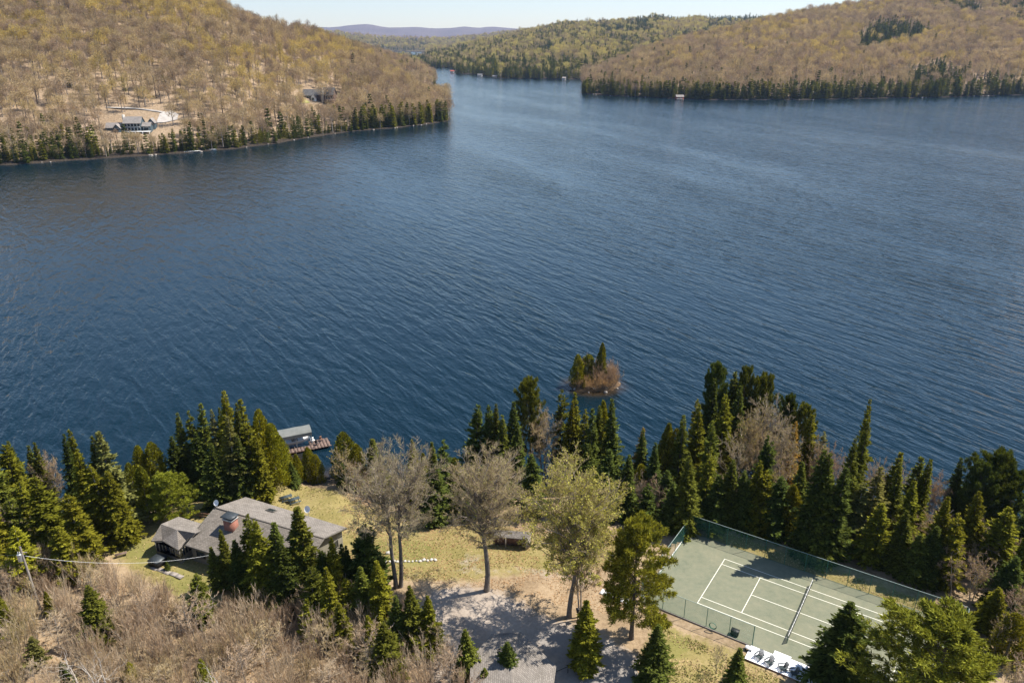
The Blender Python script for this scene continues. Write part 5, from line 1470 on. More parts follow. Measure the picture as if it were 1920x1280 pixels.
for aa, s in ((-.2, 1), (hlen, 1)):
    for (b0, z0) in ((-6.6, EZ), (5.35, EZ + .3)):
        g = Geo(); g.bar(H(aa, 0, RZ - .14), H(aa, b0, z0 - .14), .06, .2); local(g, hb).obj('barge_board', M['soffit'], house)
g = Geo(); g.bar(H(.2, -6.64, EZ - .1), H(hlen, -6.64, EZ - .1), .08, .16); local(g, hb).obj('gutter', M['soffit'], house)
def window(parent, base, p, along, w, h, out):
    """p: centre on the wall; along, out: unit vectors"""
    p = np.array(p, float); al = np.array([*along, 0.]); ou = np.array([*out, 0.])
    c = p + ou * .03; up = np.array([0, 0, 1.])
    g = Geo(); g.add([c - al * w / 2 - up * h / 2, c + al * w / 2 - up * h / 2, c + al * w / 2 + up * h / 2, c - al * w / 2 + up * h / 2], [[0, 1, 2, 3]])
    wo = local(g, base).obj('window', M['glass'], parent)
    g = Geo(); c2 = p + ou * .05
    for sx in (-1, 1): g.bar(c2 + al * sx * w / 2 - up * h / 2, c2 + al * sx * w / 2 + up * h / 2, .09, .09)
    for sz in (-1, 1): g.bar(c2 - al * (w / 2 + .05) + up * sz * h / 2, c2 + al * (w / 2 + .05) + up * sz * h / 2, .09, .09)
    local(g, base).obj('frame', M['soffit'], wo)
for a_ in (2.2, 5.0, 9.0, 13.0, 16.5): window(house, hb, H(a_, -6.0, 5.2), hdir, 1.5, 1.2, -hper)
for b_ in (-3.5, 0, 3.0): window(house, hb, H(hlen - .6, b_, 5.2), hper, 1.4, 1.3, hdir)
# chimney
cp_ = at(434, 988, 8.0); ch = Geo()
cb = np.array([cp_[0], cp_[1], 0])
g = Geo(); g.box((cb[0], cb[1], 8.0), (1.55, 1.25, 2.9), -.395); chim = local(g, hb).obj('chimney', M['brick'], house)
g = Geo(); g.box((cb[0], cb[1], 9.50), (1.75, 1.42, .12), -.395); local(g, hb).obj('crown', M['stone'], chim)
for sx in (-.62, .62):
    for sy in (-.5, .5):
        q = cb[:2] + hdir * sx + hper * sy
        g = Geo(); g.bar((q[0], q[1], 9.55), (q[0], q[1], 9.95), .06, .06); local(g, hb).obj('cap_leg', M['dark_metal'], chim)
g = Geo(); g.box((cb[0], cb[1], 9.72), (1.3, 1.05, .36), -.395); local(g, hb).obj('flue', M['black'], chim)
g = Geo(); g.box((cb[0], cb[1], 10.0), (2.05, 1.7, .14), -.395, taper=.93); local(g, hb).obj('cap', M['dark_metal'], chim)
# skylight, vents
def back_z(b): return RZ + (EZ + .15 - RZ) * b / 5.9
q = at(508, 951, 7.9); rel = q[:2] - hA[:2]; sa, sb = rel @ hdir, rel @ hper
g = Geo(); g.slab([H(sa - .7, sb - .5, back_z(sb - .5) + .16), H(sa + .7, sb - .5, back_z(sb - .5) + .16), H(sa + .7, sb + .5, back_z(sb + .5) + .16), H(sa - .7, sb + .5, back_z(sb + .5) + .16)], .2)
sk = local(g, hb).obj('skylight', M['soffit'], house)
g = Geo(); g.slab([H(sa - .58, sb - .4, back_z(sb - .4) + .18), H(sa + .58, sb - .4, back_z(sb - .4) + .18), H(sa + .58, sb + .4, back_z(sb + .4) + .18), H(sa - .58, sb + .4, back_z(sb + .4) + .18)], .02); local(g, hb).obj('pane', M['glass'], sk)
for a_, b_ in ((14.6, -1.2), (7.0, -1.1)):
    g = Geo(); v = H(a_, b_, RZ - .35 + .02); g.poly([v, v + [0, 0, .7]], .17, 8); g.poly([v + [0, 0, .62], v + [0, 0, .85]], [.26, .2], 8); local(g, hb).obj('roof_vent', M['dark_metal'], house)
def dish(name, p, label, s=1.0):
    o = empty(name, p); tag(o, label, 'dish', 'satellite dishes on the house roof')
    g = Geo(); g.poly([(0, 0, -.3), (0, 0, .75 * s)], .035, 6); g.obj('mast', M['steel'], o)
    g = Geo(); n = 14
    V = []
    ax = unit(np.array([[-.35, -.75, .45]]))[0]; s1 = unit(np.cross(ax, [0, 0, 1.])[None])[0]; s2 = np.cross(s1, ax)
    for r_, dpt in ((0, 0), (.28, .05), (.46, .14)):
        for t in np.linspace(0, 2 * math.pi, n, endpoint=False):
            V.append(np.array([0, 0, .85 * s]) + (s1 * math.cos(t) + s2 * math.sin(t)) * r_ * s + ax * dpt * s)
    Fq = [[k * n + i, k * n + (i + 1) % n, (k + 1) * n + (i + 1) % n, (k + 1) * n + i] for k in range(2) for i in range(n)]
    g.add(V, Fq); g.obj('reflector', M['white'], o)
    g = Geo(); g.poly([np.array([0, 0, .5 * s]), np.array([0, 0, .8 * s]) + ax * .5 * s], .02, 4); g.obj('feed_arm', M['steel'], o)
p = at(404, 947, RZ); p[2] = RZ - .1; dish('satellite_dish', H(.1, .3, RZ - .1), 'white satellite dish on the left end of the roof ridge')
q = at(578, 962, 7.6); dish('satellite_dish', np.array([q[0], q[1], 7.35]), 'white satellite dish on the back edge of the roof, right of the spruces', 1.15)

# sunroom wing with its faceted roof, part of the house
sz_r, sz_e = 7.7, 6.3
P0 = at(302, 982, sz_r); P1 = at(332, 993, sz_r); P2 = at(367, 999, sz_r)
e0 = at(283, 1014, sz_e); e1 = at(304, 1013, sz_e); e2 = at(335, 1031, sz_e); e3 = at(352, 1015, sz_e)
bkA = P0 + np.array([*hper * 3.2, -.75]); bkB = P2 + np.array([*hper * 2.9, -.75])
for pts_, m_ in (([P0, e0, e1, P1], M['shingle']), ([P1, e1, e2], M['shingle_pale']), ([P1, e2, e3, P2], M['shingle']), ([P0, P1, P2, bkB, bkA], M['shingle_pale']), ([P0, bkA, e0], M['shingle'])):  # sunlit facet and back slope get paler shingle, light put into colour
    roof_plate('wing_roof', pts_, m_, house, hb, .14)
wc = np.mean([e0, e1, e2, e3, bkA, bkB], 0)
ring = [wc + (p_ - wc) * .86 for p_ in (e0, e1, e2, e3, bkB, bkA)]
g = Geo(); g.prism(ring, hz, hz + 1.1); local(g, hb).obj('wing_wall', M['siding'], house)
g = Geo(); g.prism([wc + (p_ - wc) * .99 for p_ in ring], hz + 1.1, sz_e - .35); local(g, hb).obj('wing_glazing', M['glass'], house)
for i in range(len(ring)):
    a_, b_ = ring[i], ring[(i + 1) % len(ring)]
    for t in (0, .33, .67):
        c_ = a_ + (b_ - a_) * t
        g = Geo(); g.bar((c_[0], c_[1], hz + 1.0), (c_[0], c_[1], sz_e - .2), .13, .13); local(g, hb).obj('wing_post', M['siding'], house)
    g = Geo(); g.bar((a_[0], a_[1], sz_e - .3), (b_[0], b_[1], sz_e - .3), .12, .3); local(g, hb).obj('wing_beam', M['soffit'], house)
# side deck with black hot-tub cover, railing
d0 = at(284, 1052, hz + .9)
o = empty('hot_tub', (d0[0], d0[1], COURT_Z - .05), -.395); tag(o, 'black covered hot tub outside the glazed wing of the house', 'hot tub')
g = Geo(); g.box((.5, .6, .45), (1.8, 1.8, .9), taper=.97); g.obj('tub', M['black'], o)
g = Geo(); g.box((.5, .6, .96), (1.9, 1.9, .12), taper=.97); g.obj('cover', M['dark_metal'], o)
o = empty('patio', (at(320, 1075)[0], at(320, 1075)[1], COURT_Z), -.395); tag(o, 'pale stone strip along the dark front of the house', 'patio')
for i in range(5):
    g = Geo(); g.box((-3 + i * 1.15, 0 + .08 * (i % 2), .02), (1.1, .7, .1), random.uniform(-.05, .05)); g.obj('slab', M['rock'], o)
# garden fence behind the wing
fb = at(352, 968, COURT_Z); o = empty('garden_fence', fb, -.2); tag(o, 'short brown rail fence behind the house wing', 'fence')
for i in range(4):
    g = Geo(); g.bar((i * 1.6 - 1, 0, -.1), (i * 1.6 - 1, 0, 1.1), .1, .1); g.obj('post', M['wood_brown'], o)
for z in (.5, .95):
    g = Geo(); g.bar((-1, 0, z), (3.8, 0, z), .05, .1); g.obj('rail', M['wood_brown'], o)
fb = at(335, 972, COURT_Z); o = empty('garden_gate', fb, .3); tag(o, 'brown wooden gate panel beside the round pine', 'gate')
for i in range(8):
    g = Geo(); g.bar((i * .24 - .8, 0, 0), (i * .24 - .8, 0, 1.25), .16, .03); g.obj('board', M['wood_brown'], o)
for z in (.3, .95):
    g = Geo(); g.bar((-.9, .04, z), (1.0, .04, z), .04, .1); g.obj('crosspiece', M['wood_brown'], o)

# garage at the bottom of the picture
gz = 6.3; gr = 6.95
E_ = [at(921, 1188, gz), at(977, 1184, gz), at(1043, 1248, gz), at(1030, 1345, gz), at(880, 1345, gz), at(882, 1235, gz)]
r1 = at(956, 1207, gr); r2 = at(962, 1300, gr)
gb = np.array([*np.mean(E_, 0)[:2], COURT_Z])
garage = empty('garage', gb); tag(garage, 'pale shingled garage roof at the bottom of the picture', 'garage')
for pts_, m_ in (([r1, E_[0], E_[1]], 'shingle_pale'), ([r1, E_[1], E_[2], r2], 'shingle_pale'), ([r2, E_[2], E_[3]], 'shingle_pale'), ([r2, E_[3], E_[4]], 'shingle_pale'), ([r1, r2, E_[4], E_[5]], 'shingle_pale'), ([r1, E_[5], E_[0]], 'shingle_pale')):
    roof_plate('roof_slope', pts_[::-1] if np.cross(pts_[1] - pts_[0], pts_[2] - pts_[0])[2] < 0 else pts_, M[m_], garage, gb)
ring = [gb + (p_ - gb) * .93 for p_ in E_]
g = Geo(); g.prism(ring, hz, gz - .1); local(g, gb).obj('wall', M['siding'], garage)
g = Geo(); v = at(936, 1228, 6.8); g.poly([v - [0, 0, .4], v + [0, 0, .5]], .2, 8); g.poly([v + [0, 0, .5], v + [0, 0, .75]], [.32, .26], 8); local(g, gb).obj('roof_vent', M['dark_metal'], garage)
# garden rail beside the garage
q = at(1032, 1275); o = empty('hand_rail', q, .5); tag(o, 'dark post and rail beside the garage', 'railing')
for i in range(2):
    g = Geo(); g.bar((i * 2.4, 0, -.1), (i * 2.4, 0, 1.0), .07, .07); g.obj('post', M['black'], o)
g = Geo(); g.bar((0, 0, .98), (2.4, 0, .98), .06, .06); g.obj('rail', M['black'], o)

# shed behind the middle maple
s1, s2 = at(922, 992, 6.1), at(998, 997, 6.1); s3, s4 = at(990, 1011, 5.5), at(905, 1003, 5.5)
sb_ = np.array([*np.mean([s1, s2, s3, s4], 0)[:2], COURT_Z - .1])
shed = empty('open_shed', sb_); tag(shed, 'small open-fronted grey shed behind the middle bare maple', 'shed')
roof_plate('roof', [s4, s3, s2, s1], M['shingle_pale'], shed, sb_, .12)
for p_ in (s3, s4, (s3 + s4) / 2):
    g = Geo(); q = sb_ + (p_ - sb_) * .9; g.bar((q[0], q[1], 3.3), (q[0], q[1], 5.5), .16, .16); local(g, sb_).obj('post', M['wood_grey'], shed)
g = Geo(); a_, b_ = sb_ + (s1 - sb_) * .92, sb_ + (s2 - sb_) * .92; g.bar((a_[0], a_[1], 4.6), (b_[0], b_[1], 4.6), .1, 2.6); local(g, sb_).obj('back_wall', M['wood_brown'], shed)
c_ = sb_ + (s3 - sb_) * .92; g = Geo(); g.bar((b_[0], b_[1], 4.4), (c_[0], c_[1], 4.4), .1, 2.1); local(g, sb_).obj('side_wall', M['wood_grey'], shed)

# picnic tables
def picnic(px, py, rz, label):
    p = at(px, py, COURT_Z); p[2] = float(ground_z(p[0], p[1]))
    o = empty('picnic_table', p, rz); tag(o, label, 'picnic table', 'picnic tables on the lawn')
    for i in range(5):
        g = Geo(); g.bar((-.95, -.32 + .16 * i, .74), (.95, -.32 + .16 * i, .74), .145, .04); g.obj('top_plank', M['chair'], o)
    for s in (-1, 1):
        g = Geo(); g.bar((-.95, s * .72, .44), (.95, s * .72, .44), .28, .04); g.obj('bench', M['chair'], o)
        g = Geo(); g.bar((s * .7, -.72, .42), (s * .7, .72, .42), .05, .09); g.obj('crossbar', M['chair'], o)
        for q in (-1, 1):
            g = Geo(); g.bar((s * .7, q * .62, 0), (s * .7, q * .28, .72), .06, .09); g.obj('leg', M['chair'], o)
picnic(537, 935, .55, 'dark picnic table on the lawn behind the house, nearer the shore spruces')
picnic(551, 939, .6, 'dark picnic table on the lawn behind the house, right of the other')
# white stepping stones
for i in range(14):
    t = i / 13
    px = 724 + 92 * t; py = 1056 - 6 * t + random.uniform(-1.2, 1.2)
    p = at(px, py, COURT_Z); s = random.uniform(.26, .48)
    g = Geo(); g.box((0, 0, 0), (s * 1.3, s, s * .55), random.random() * 3, taper=.7)
    o = g.obj('edging_stone', M['stone']); o.location = (p[0], p[1], float(ground_z(p[0], p[1])) + .08)
    tag(o, 'pale edging stone in the row across the lawn by the twin-trunked maple', 'stone', 'row of pale stones across the lawn')
p = at(729, 1039); g = Geo(); g.box((0, 0, .1), (.9, .5, .4), .3, taper=.8); o = g.obj('flat_stone', M['stone']); o.location = (p[0], p[1], float(ground_z(p[0], p[1]))); tag(o, 'single flat pale stone left of the twin-trunked maple', 'stone')
p = at(1155, 1118); o = empty('white_walkway', (p[0], p[1], float(ground_z(p[0], p[1])) + .05), -.55); tag(o, 'white plank walkway under the white pine', 'walkway')
for i in range(9):
    g = Geo(); g.box((-2 + i * .5, 0, .06), (.46, 1.0, .06)); g.obj('plank', M['white'], o)
p = at(228, 1045); o = empty('wooden_bench', (p[0], p[1], float(ground_z(p[0], p[1]))), .5); tag(o, 'small weathered bench on the grass left of the hot tub', 'bench')
for yy in (-.18, 0, .18):
    g = Geo(); g.bar((-.8, yy, .45), (.8, yy, .45), .15, .05); g.obj('seat_plank', M['wood_red'], o)
for s in (-.6, .6):
    g = Geo(); g.box((s, 0, .2), (.1, .45, .44)); g.obj('leg', M['wood_red'], o)
p = at(1069, 1158); o = empty('bird_house', (p[0] + .9, p[1] - .5, COURT_Z - .1)); tag(o, 'dark bird house on a post by the budding maple', 'bird house')
g = Geo(); g.bar((0, 0, 0), (0, 0, 1.5), .09, .09); g.obj('post', M['black'], o)
g = Geo(); g.box((0, 0, 1.75), (.34, .34, .5)); g.obj('box', M['black'], o)
g = Geo(); g.box((0, 0, 2.05), (.5, .5, .12), taper=.4); g.obj('lid', M['black'], o)

# utility pole and the line to the house
pb = at(76, 1142, COURT_Z); pole = empty('utility_pole', pb); tag(pole, 'leaning wooden utility pole with grey transformer in the brush', 'utility pole')
pt = at(37, 1022, COURT_Z + 11.5) - pb
hgt = 10.5
lo = np.array([0, 0, -.3]); 
for hgt in np.linspace(6, 14, 80):
    q = at(37, 1024, COURT_Z + hgt)
    if np.hypot(*(q - pb)[:2]) < 1.6: break
top = q - pb
g = Geo(); g.poly([lo, top], [.17, .12], 8); g.obj('shaft', M['wood_grey'], pole)
tq = top * .84 + np.array([-.35, -.1, 0])
g = Geo(); g.poly([tq - [0, 0, .55], tq + [0, 0, .45]], .30, 12); g.poly([tq + [0, 0, .45], tq + [0, 0, .55]], [.3, .12], 12); tr_ = g.obj('transformer', M['steel'], pole)
for s in (-.12, .12):
    g = Geo(); g.poly([tq + [s, 0, .5], tq + [s, 0, .85]], .045, 6); g.obj('insulator', M['white'], tr_)
g = Geo(); g.bar(top * .9 + [-.6, .1, 0], top * .9 + [.6, .1, 0], .09, .11); g.obj('crossarm', M['wood_grey'], pole)
w0 = pb + top * .86; w1 = at(395, 1040, 6.4)
g = Geo(); n = 24
g.poly([w0 + (w1 - w0) * t - np.array([0, 0, 1.3 * 4 * t * (1 - t)]) for t in np.linspace(0, 1, n)], .017, 5)
wo = empty('power_line', w0); local(g, w0).obj('cable', M['white'], wo); tag(wo, 'sunlit service cable running from the pole to the house', 'cable')  # sunlight on the cable is painted in by the white
w2 = w0 + np.array([-60, 8, 1.5])
g = Geo(); g.poly([w0 + (w2 - w0) * t - np.array([0, 0, 1.6 * 4 * t * (1 - t)]) for t in np.linspace(0, 1, n)], .018, 4)
wo = empty('power_line', w0); local(g, w0).obj('cable', M['dark_metal'], wo); tag(wo, 'dark cable leaving the pole beyond the left edge', 'cable')

# ================================================================ boat canopy and dock
bc = at(566, 836, 0); brz = .42
dockz = .45
dk = empty('boat_dock', (bc[0], bc[1], 0), brz); tag(dk, 'reddish plank dock with a wide end beside the grey boat canopy', 'dock')
for i in range(17):
    w = 1.5 if i < 11 else 3.4
    g = Geo(); g.box((-5.2 + i * .62, -1.9 if i < 11 else -1.2, dockz), (.58, w, .07)); g.obj('plank', M['wood_red'], dk)
for xx in (-4.8, -1.5, 1.8, 4.6):
    for yy in (-2.6, -1.1):
        g = Geo(); g.poly([(xx, yy, -1.5), (xx, yy, dockz + .35)], .08, 7); g.obj('pile', M['wood_grey'], dk)
for yy in (-2.62, -1.18):
    g = Geo(); g.bar((-5.4, yy, dockz - .1), (5.2, yy, dockz - .1), .08, .16); g.obj('beam', M['wood_brown'], dk)
cn = empty('boat_canopy', (bc[0], bc[1], 0), brz); tag(cn, 'grey arched canopy over the boat lift at the near shore', 'canopy')
g = Geo(); n = 11; lx = [-4.0, -2.4, -.8, .8, 2.0]
V = []
for k_, xx in enumerate(lx):
    for i in range(n):
        t = -1 + 2 * i / (n - 1)
        V.append((xx, .7 + t * 1.65, 3.1 + .55 * (1 - abs(t) ** 2.2) - (.05 if k_ in (1, 3) else 0)))
g.add(V, [[k_ * n + i, k_ * n + i + 1, (k_ + 1) * n + i + 1, (k_ + 1) * n + i] for k_ in range(len(lx) - 1) for i in range(n - 1)])
g.obj('cover', M['canvas'], cn, shade=True)
for sgn in (-1, 1):
    g = Geo(); g.add([(-4.0, .7 + sgn * 1.66, 3.1), (2.0, .7 + sgn * 1.66, 3.1), (2.0, .7 + sgn * 1.66, 2.4), (-4.0, .7 + sgn * 1.66, 2.4)], [[0, 1, 2, 3]]); g.obj('side_flap', M['canvas'], cn)
for xx in (-3.9, -1, 1.9):
    for yy in (-.9, 2.3):
        g = Geo(); g.poly([(xx, yy, -1.5), (xx, yy, 3.12)], .05, 6); g.obj('post', M['steel'], cn)
for xx in (-3.9, -1, 1.9):
    g = Geo(); g.poly([(xx, -.9, .5), (xx, 2.3, .5)], .06, 5); g.obj('cradle', M['steel'], cn)

def hull(L, W, Hh, nst=9):
    V = []; xs = np.linspace(-L / 2, L / 2, nst)
    for x in xs:
        t = (x + L / 2) / L
        w = W / 2 * (1 - max(0, (t - .55) / .45) ** 2.2) * (.9 + .1 * min(1, t * 4)) + .02
        s = .18 * max(0, (t - .5)) * 2
        V += [(x, -w, Hh + s), (x, -w * .82, .12 + s * .5), (x, 0, -.1 + s), (x, w * .82, .12 + s * .5), (x, w, Hh + s)]
    Fq = [[k_ * 5 + i, k_ * 5 + i + 1, (k_ + 1) * 5 + i + 1, (k_ + 1) * 5 + i] for k_ in range(nst - 1) for i in range(4)]
    return V, Fq
def boat(name, p, rz, label, mat, L=5.0, W=2.0, cover=True, canopy=False, z=0.0):
    o = empty(name, (p[0], p[1], z), rz); tag(o, label, 'boat')
    V, Fq = hull(L, W, .75)
    g = Geo(); g.add(V, Fq); g.add([V[0], V[1], V[2], V[3], V[4]], [[0, 1, 2]]); g.add([V[0], V[2], V[3]], [[0, 1, 2]]); g.add([V[0], V[3], V[4]], [[0, 1, 2]]); g.obj('hull', mat, o)
    g = Geo(); n_ = len(V) // 5
    g.add([(V[k_ * 5 + i][0], V[k_ * 5 + i][1] * .96, V[k_ * 5 + i][2] - (.04 if cover else .35)) for k_ in range(n_) for i in (0, 4)], [[2 * k_, 2 * k_ + 1, 2 * k_ + 3, 2 * k_ + 2] for k_ in range(n_ - 1)])
    g.obj('deck', M['white'] if cover else M['wood_grey'], o)
    g = Geo(); g.box((.3, 0, .98), (.12, W * .75, .45), taper=.85); g.obj('windscreen', M['glass'], o)
    for s in (-.35, .35):
        g = Geo(); g.box((-.5, s * W * .6, .85), (.5, .5, .5), taper=.9); g.obj('seat', M['wood_grey'], o)
    g = Geo(); g.box((-L / 2 - .15, 0, .85), (.4, .35, .7), taper=.8); g.obj('outboard_motor', M['black'], o)
q = np.array([bc[0] + .7 * -math.sin(brz) - 1 * math.cos(brz), bc[1] + .7 * math.cos(brz) - 1 * math.sin(brz)])
boat('motor_boat', q, brz, 'white motor boat stored under the grey canopy', M['white'], z=.6)
def dock_item(x, y, name, label, build):
    c_, s_ = math.cos(brz), math.sin(brz)
    o = empty(name, (bc[0] + x * c_ - y * s_, bc[1] + x * s_ + y * c_, dockz + .035), brz + .4); tag(o, label, 'chair', 'chairs on the dock'); build(o)
def dchair(mat):
    def f(o):
        for s in (-.22, .22):
            for t in (-.22, .22):
                g = Geo(); g.bar((s, t, 0), (s, t, .42), .05, .05); g.obj('leg', mat, o)
        g = Geo(); g.box((0, 0, .44), (.52, .52, .05)); g.obj('seat', mat, o)
        g = Geo(); g.bar((-.25, .25, .72), (.25, .25, .72), .04, .5); g.obj('backrest', mat, o)
    return f
dock_item(2.6, -1.6, 'dock_chair', 'dark chair on the wide end of the dock', dchair(M['black']))
dock_item(2.2, -.2, 'dock_chair', 'pale folded chair on the dock next to the canopy', dchair(M['white']))
dock_item(3.7, -.4, 'dock_chair', 'brown chair at the far corner of the dock', dchair(M['wood_brown']))

# ================================================================ things across the lake
def place_far(px, row, y):
    x = at_y(px, row, y)[0]
    return np.array([x, y, float(hill_z(np.array(x), np.array(y)))])
def find_far(px, row):
    """where the pixel's ray meets the hillside"""
    for y in np.arange(440, 1500, 1.0):
        p = at_y(px, row, y)
        if p[2] <= float(hill_z(np.array(p[0]), np.array(p[1]))): return p
    return p
def gable(parent, x0, x1, y0, y1, z0, ze, zr, wall, roof, axis='x', over=.5, slope_name='roof'):
    g = Geo(); g.prism([(x0, y0), (x1, y0), (x1, y1), (x0, y1)], z0, ze)
    if axis == 'x':
        ym = (y0 + y1) / 2
        for xx in (x0, x1): g.add([(xx, y0, ze), (xx, y1, ze), (xx, ym, zr - .2)], [[0, 1, 2]])
    else:
        xm = (x0 + x1) / 2
        for yy in (y0, y1): g.add([(x0, yy, ze), (x1, yy, ze), (xm, yy, zr - .2)], [[0, 1, 2]])
    g.obj('wall', wall, parent)
    X0, X1, Y0, Y1 = x0 - over, x1 + over, y0 - over, y1 + over
    k_ = (zr - ze) / ((y1 - y0) / 2 if axis == 'x' else (x1 - x0) / 2) * over
    if axis == 'x':
        for yy in (Y0, Y1):
            g = Geo(); g.slab([(X0, yy, ze - k_), (X1, yy, ze - k_), (X1, ym, zr + (.002 if yy == Y0 else 0)), (X0, ym, zr + (.002 if yy == Y0 else 0))], .2); g.obj(slope_name, roof, parent)
    else:
        for xx in (X0, X1):
            g = Geo(); g.slab([(xx, Y0, ze - k_), (xx, Y1, ze - k_), (xm, Y1, zr + (.002 if xx == X0 else 0)), (xm, Y0, zr + (.002 if xx == X0 else 0))], .2); g.obj(slope_name, roof, parent)
def far_window(parent, x0, x1, y, z0, z1):
    g = Geo(); g.add([(x0, y, z0), (x1, y, z0), (x1, y, z1), (x0, y, z1)], [[0, 1, 2, 3]]); o = g.obj('window', M['glass'], parent)
    g = Geo()
    for xx in (x0, x1): g.bar((xx, y - .04, z0), (xx, y - .04, z1), .12, .08)
    for zz in (z0, z1): g.bar((x0, y - .04, zz), (x1, y - .04, zz), .08, .12)
    g.obj('frame', M['white'], o)
f1 = find_far(245, 248)
far1 = empty('hillside_house', (f1[0], f1[1], f1[2] + .2), .12); tag(far1, 'blue-grey many-gabled house above the far left shore', 'house')
gable(far1, -4, 7.5, 0, 9, -2, 6.2, 10, M['blue_siding'], M['grey_roof_far'])
gable(far1, -16.5, -5.5, 1, 8, -1, 3.2, 6.0, M['blue_siding'], M['grey_roof_far'])
gable(far1, -10.5, -6.0, -2.2, 3, -2, 3.2, 5.6, M['blue_siding'], M['grey_roof_far'], 'y')
gable(far1, 8.2, 13.5, .5, 7, -2, 4.0, 6.2, M['blue_siding'], M['grey_roof_far'])
gable(far1, 10.0, 14.5, 7.6, 13, -1, 5.6, 8.4, M['blue_siding'], M['grey_roof_far'], 'y')
for i in range(5): far_window(far1, -3.6 + i * 2.2, -1.8 + i * 2.2, -.06, .8, 3.0); far_window(far1, -3.6 + i * 2.2, -1.8 + i * 2.2, -.06, 3.5, 5.6)
far_window(far1, -9.6, -6.9, -2.26, .4, 2.6); far_window(far1, 9, 12.5, .44, .8, 3.0)
g = Geo(); g.box((4.5, -1.7, .35), (19, 3.0, .25)); g.obj('deck', M['white'], far1)
for xx in (-4.5, 0, 4, 9, 13.5):
    g = Geo(); g.bar((xx, -3.0, -4), (xx, -3.0, .25), .35, .35); g.obj('deck_post', M['white'], far1)
g = Geo(); g.box((-4.6, 4.5, 6), (1.4, 1.6, 10.6)); g.obj('chimney', M['stone'], far1)
f2 = find_far(600, 192)
far2 = empty('hillside_house', (f2[0], f2[1], f2[2] + 1.6), -.1); tag(far2, 'brown house with dark slate roofs and tall stone chimney above the far shore', 'house')
gable(far2, -16, -3, 0, 9, -3.5, 5.0, 9.5, M['brown_siding'], M['slate_roof_far'], over=.8)
gable(far2, -3, 12, 2, 12, -3.5, 5.6, 11.0, M['brown_siding'], M['slate_roof_far'], over=.8)
gable(far2, -7.5, -3.2, -2.5, 3, -3.5, 3.2, 5.6, M['white'], M['slate_roof_far'], 'y')
g = Geo(); g.box((2.3, 1.2, 5), (2.2, 1.8, 13.4)); g.obj('chimney', M['stone'], far2)
for i in range(3): far_window(far2, 5 + i * 2.3, 6.9 + i * 2.3, 1.94, 1.0, 4.4)
for i in range(3): far_window(far2, -14.5 + i * 2.4, -12.6 + i * 2.4, -.06, 1.0, 3.6)
far_window(far2, -6.6, -4.1, -2.56, .4, 2.6)
g = Geo(); g.box((11, -1.5, .8), (10, 5, .25)); g.obj('deck', M['wood_red'], far2)
for i in range(5):
    g = Geo(); g.bar((6.4 + i * 2.3, -3.9, -3), (6.4 + i * 2.3, -3.9, 1.8), .25, .25); g.obj('deck_post', M['wood_red'], far2)
# driveway and car beside the blue-grey house
def drape(name, P, mat, off=.35):
    ring = np.array([find_far(px, py) for px, py in P]); c = ring.mean(0)
    c[2] = float(hill_z(np.array(c[0]), np.array(c[1])))
    for r in ring: r[2] = float(hill_z(np.array(r[0]), np.array(r[1])))
    V = [c + [0, 0, off]] + [r + [0, 0, off] for r in ring]
    n = len(ring)
    g = Geo(); g.add(V, [[0, 1 + i, 1 + (i + 1) % n] for i in range(n)])
    return tag(g.obj(name, mat), kind='structure')
gravel_far = surf('gravel_far', (0.30, 0.275, 0.25), (0.46, 0.43, 0.40), 0.3, 0.95)
grass_far = surf('grass_far', (0.20, 0.20, 0.05), (0.30, 0.27, 0.10), 0.2, 0.95)
earth_far = surf('earth_far', (0.36, 0.26, 0.18), (0.50, 0.37, 0.27), 0.2, 0.95)
drape('driveway', [(293, 232), (300, 214), (322, 209), (335, 216), (333, 226), (312, 231)], gravel_far, .5)
drape('path', [(198, 202), (240, 202.5), (290, 208), (310, 211), (308, 213), (286, 210), (240, 205), (198, 204)], gravel_far, .5)
drape('lawn', [(166, 242), (176, 240), (177, 255), (166, 257)], grass_far, .4)
drape('lawn', [(634, 176), (662, 184), (655, 190), (632, 190)], grass_far, .5)
drape('lawn', [(552, 182), (563, 181), (582, 194), (560, 196)], grass_far, .5)
drape('path', [(160, 222), (182, 218), (185, 236), (164, 250), (156, 262), (152, 240)], earth_far, .35)
cpos = find_far(332, 208)
car = empty('parked_car', (cpos[0], cpos[1], cpos[2] + .3), .1); tag(car, 'dark car parked above the gravel driveway of the blue-grey house', 'car')
g = Geo(); g.box((0, 0, .75), (5.2, 2.0, .75), taper=.95); g.obj('body', M['car_paint'], car)
g = Geo(); g.box((-.3, 0, 1.4), (3.2, 1.8, .65), taper=.8); g.obj('cabin', M['glass'], car)
for sx in (-1.7, 1.7):
    for sy in (-.95, .95):
        g = Geo(); g.poly([(sx, sy - .12, .38), (sx, sy + .12, .38)], .38, 10); g.obj('wheel', M['black'], car)
# docks and boats on the far shore
def far_dock(px, py, L, rz, label, pale=True):
    p = at(px, py, 0)
    o = empty('far_dock', (p[0], p[1], 0), rz); tag(o, label, 'dock')
    for i in range(int(L / 1.2)):
        g = Geo(); g.box((i * 1.2 - L / 2, 0, .7), (1.1, 2.4, .15)); g.obj('plank', M['white'] if pale else M['wood_grey'], o)
    for i in range(3):
        g = Geo(); g.poly([(-L / 2 + i * L / 2.2, -1, -1), (-L / 2 + i * L / 2.2, -1, 1)], .15, 6); g.obj('pile', M['wood_grey'], o)
far_dock(360, 285.5, 12, .35, 'pale dock on the far shore below the gravel driveway')
far_dock(376, 282.5, 9, .1, 'second pale dock on the far shore, right of the slanting one')
far_dock(628, 248.5, 9, -.1, 'grey dock on the far shore below the brown house', False)
far_dock(1275, 187, 8, .0, 'pale landing on the far right shore beside the red boathouse')
